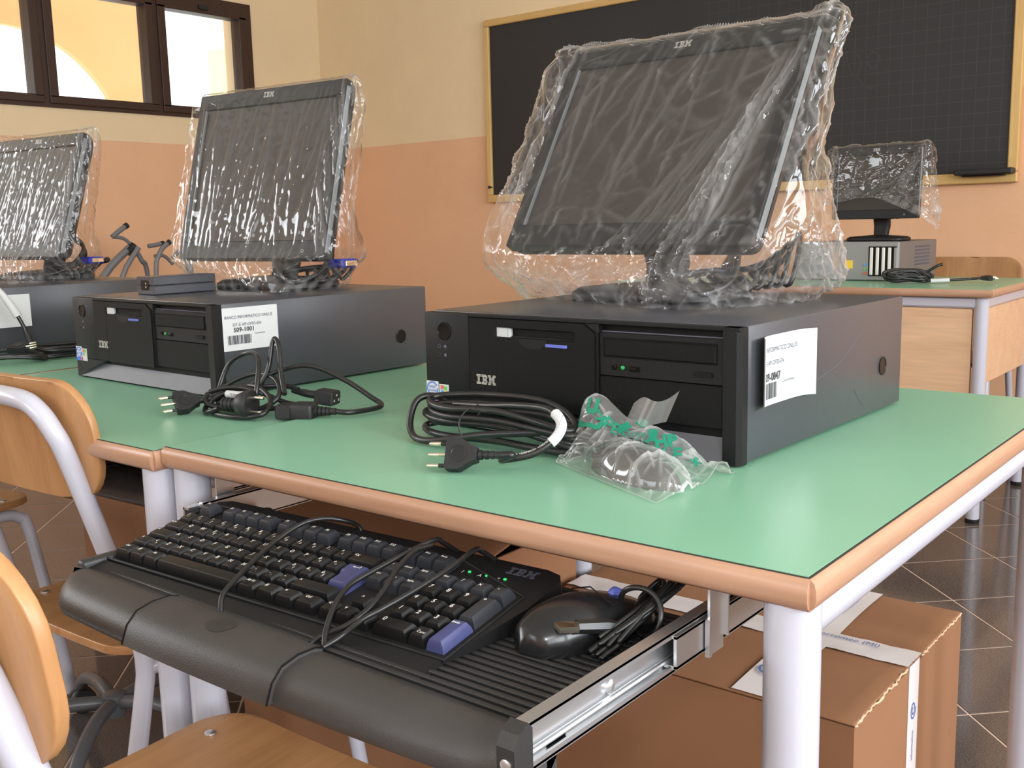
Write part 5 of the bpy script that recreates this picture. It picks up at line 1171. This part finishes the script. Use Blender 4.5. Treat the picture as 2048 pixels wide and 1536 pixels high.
# stacked grey tubular frames in the far left corner
def tubes(label, paths, name='tubular_chair'):
    o0 = (-4.45, 2.2, 0); t = thing(name, label, 'tubular chair', o0, group='upturned tubular chairs by the left wall')
    for nm, p, r_, mm in paths: obj(nm, MB().tube(catmull([Vector(q)-Vector(o0) for q in p], 5), r_, 10), M[mm], t, 60)
    return t
def X(y, z, d=0.): return (-4.45+d, y, z)
M['tube_far'] = mat('worn_grey_tube', (.17,.17,.18), .4)
tubes('grey tubular chair with black end caps leaning upturned in the far left corner', [
    ('leg', [X(1.86,.012),X(1.95,.62),X(2.05,.81),X(2.19,.93)], .019, 'tube_far'), ('hub', [X(2.18,.905),X(2.215,.935)], .030, 'black_rubber'),
    ('leg', [X(1.98,.010,.06),X(2.07,.70,.06),X(2.20,.93,.06)], .013, 'tube_far'), ('brace', [X(2.10,.985),X(2.16,.975),X(2.205,.935),X(2.215,.91)], .009, 'tube_far'),
    ('leg', [X(2.10,.985),X(2.135,1.01),X(2.175,1.035)], .013, 'tube_far'), ('end_cap', [X(2.170,1.032),X(2.186,1.041)], .015, 'black_rubber'),
    ('leg', [X(2.22,.915),X(2.25,.86),X(2.28,.76),X(2.34,.010)], .012, 'tube_far')])
tubes('second grey tubular chair with curved braces upturned beside the first', [
    ('leg', [X(2.23,.935,.1),X(2.27,.94,.1),X(2.305,.945,.1)], .011, 'tube_far'), ('end_cap', [X(2.300,.944,.1),X(2.317,.947,.1)], .013, 'black_rubber'),
    ('leg', [X(2.22,.010,.12),X(2.245,.75,.12),X(2.275,.895,.12),X(2.33,.948,.12)], .012, 'tube_far'), ('end_cap', [X(2.326,.944,.12),X(2.340,.956,.12)], .0135, 'black_rubber'),
    ('brace', [X(2.26,.885,.1),X(2.31,.885,.1),X(2.345,.858,.1),X(2.36,.84,.1)], .009, 'tube_far'), ('brace', [X(2.35,.872,.12),X(2.39,.905,.12),X(2.44,.928,.12)], .011, 'tube_far'),
    ('leg', [X(2.40,.900,.12),X(2.425,.84,.12),X(2.45,.70,.12),X(2.50,.010,.12)], .011, 'tube_far'), ('leg', [X(2.48,.895,.12),X(2.455,.84,.12),X(2.44,.70,.12)], .011, 'tube_far'),
    ('foot_bar', [X(2.20,.31,.10),X(2.35,.30,.11),X(2.48,.31,.12)], .012, 'tube_far')])

# ------------------------------------------------------------------ things on the teacher's desk
p4 = thing('grey_computer', 'grey-beige computer with a slotted front on the teacher desk', 'computer', (-.985, 3.125, TZ), (0,0,-.07))
obj('case_cover', MB().box(-.40, 0, .012, .36, .004, .142, .003), M['beige_pc'], p4)
obj('front_panel', MB().box(-.40, .0005, 0, .013, .002, .143, .003), M['grill'], p4)
for k in range(6): obj('side_vent', MB().box(.0, .0012, .15, .29, .052+.013*k, .058+.013*k), M['ink_soft'], p4, 0)
M['ivory'] = mat('ivory_bar', (.75,.72,.66), .4)
for k in range(5): obj('front_bar', MB().box(-.105+.0225*k, -.093+.0225*k, -.004, .002, .022, .122, .002), M['ivory'] if k < 4 else M['grill'], p4)
obj('grille_recess', MB().box(-.110, -.006, -.0012, .002, .018, .126), M['door'], p4, 0)
for k, mm in enumerate(('cyan_ink','green_ink','red_ink')): obj('port', MB().lathe([(.0045,0),(.0045,-.004),(.002,-.004)], 12, (-.122,0,.060-.016*k), 'y'), M[mm], p4)
obj('drive_front', MB().box(-.37, -.22, -.003, .002, .09, .128, .001), M['grill'], p4); obj('display_window', MB().box(-.20, -.17, -.002, .002, .045, .075), M['yellow_ink'], p4, 0)
for k in range(3): obj('foot', MB().lathe([(.01,0),(.01,.004)], 12, (-.03-.15*k,.05,0)), M['black_rubber'], p4)
M4 = ((-1.115, 3.225, 0.990), -.10, .05, .335, .265)
monitor('small flat monitor half covered by plastic on the teacher desk', *M4, M4[0][2]-TZ-.143, cables=False)
ms4 = MB().tube(catmull([(-1.04,3.30,.97),(-1.0,3.30,.955),(-.965,3.28,.935),(-.95,3.25,.915)], 6), .004, 8)
R4 = [(.055, [(-.178,-.012),(0,-.010,.02),(.178,-.015,-.05),(.205,.05,-.10),(.19,.09,-.06),(0,.10,.02),(-.17,.09),(-.19,.05)]),
      (.085, [(-.176,-.006),(0,-.005),(.176,-.006,-.02),(.200,.045,-.03),(.185,.085),(0,.09),(-.17,.085),(-.185,.05)]),
      (.16, [(-.174,0),(0,0),(.174,0),(.192,.04),(.18,.075),(0,.08),(-.17,.075),(-.182,.04)]),
      (.235, [(-.172,.004),(0,.004),(.174,.004),(.195,.035),(.178,.06),(0,.06),(-.17,.06),(-.178,.03)]),
      (.266, [(-.168,.010),(0,.010),(.170,.010),(.185,.03),(.17,.045),(0,.045),(-.165,.045),(-.172,.03)]),
      (.269, [(-.15,.02),(0,.02),(.15,.02),(.155,.024),(.15,.028),(0,.028),(-.15,.028),(-.155,.024)])]
bag('plastic_cover', 'small clear plastic cover hanging over the monitor on the teacher desk', M4[0], M4[1], R4, 'loose', 6.2, M['film'], 1.0, 240, 120, lines=loose_lines(5, 1.0, .05, .26, .35))
o4 = Vector((-.90,3.02,TZ)); c4 = thing('power_cable', 'coiled black power cable with white tag on the teacher desk', 'power cable', o4, group='black power cables on the desks')
for lp in spool((-.985,2.985,TZ+.003), (-.845,3.055,TZ+.003), (-.3,.35,1.0), 6, .0055, .026, 31, .016, .5): obj('cord_loop', MB().tube([p-o4 for p in lp], .0048, 8, True), M['cord'], c4, 60)
for lp in spool((-.965,2.975,TZ+.003), (-.860,3.035,TZ+.003), (-.5,.7,.55), 4, .0055, .022, 57, .030, .9): obj('cord_loop', MB().tube([p-o4 for p in lp], .0048, 8, True), M['cord'], c4, 60)
tl = catmull([(-.86,3.05,TZ+.040),(-.83,3.06,TZ+.060),(-.815,3.07,TZ+.066)], 6); obj('cord', MB().tube([p-o4 for p in tl], .005, 8), M['cord'], c4, 60)
t4 = catmull([(-.85,3.03,TZ+.010),(-.80,3.05,TZ+.012),(-.75,3.085,TZ+.014),(-.71,3.11,TZ+.016)], 8); obj('cord', MB().tube([p-o4 for p in t4], .0042, 8), M['cord'], c4, 60)
obj('paper_tag', MB().tube([p-o4 for p in t4[2:11]], .0075, 8), M['paper'], c4, 60)
italian_plug(c4, Vector((-.680,3.125,TZ+.0175))-o4, (.85,.5,0), .2)
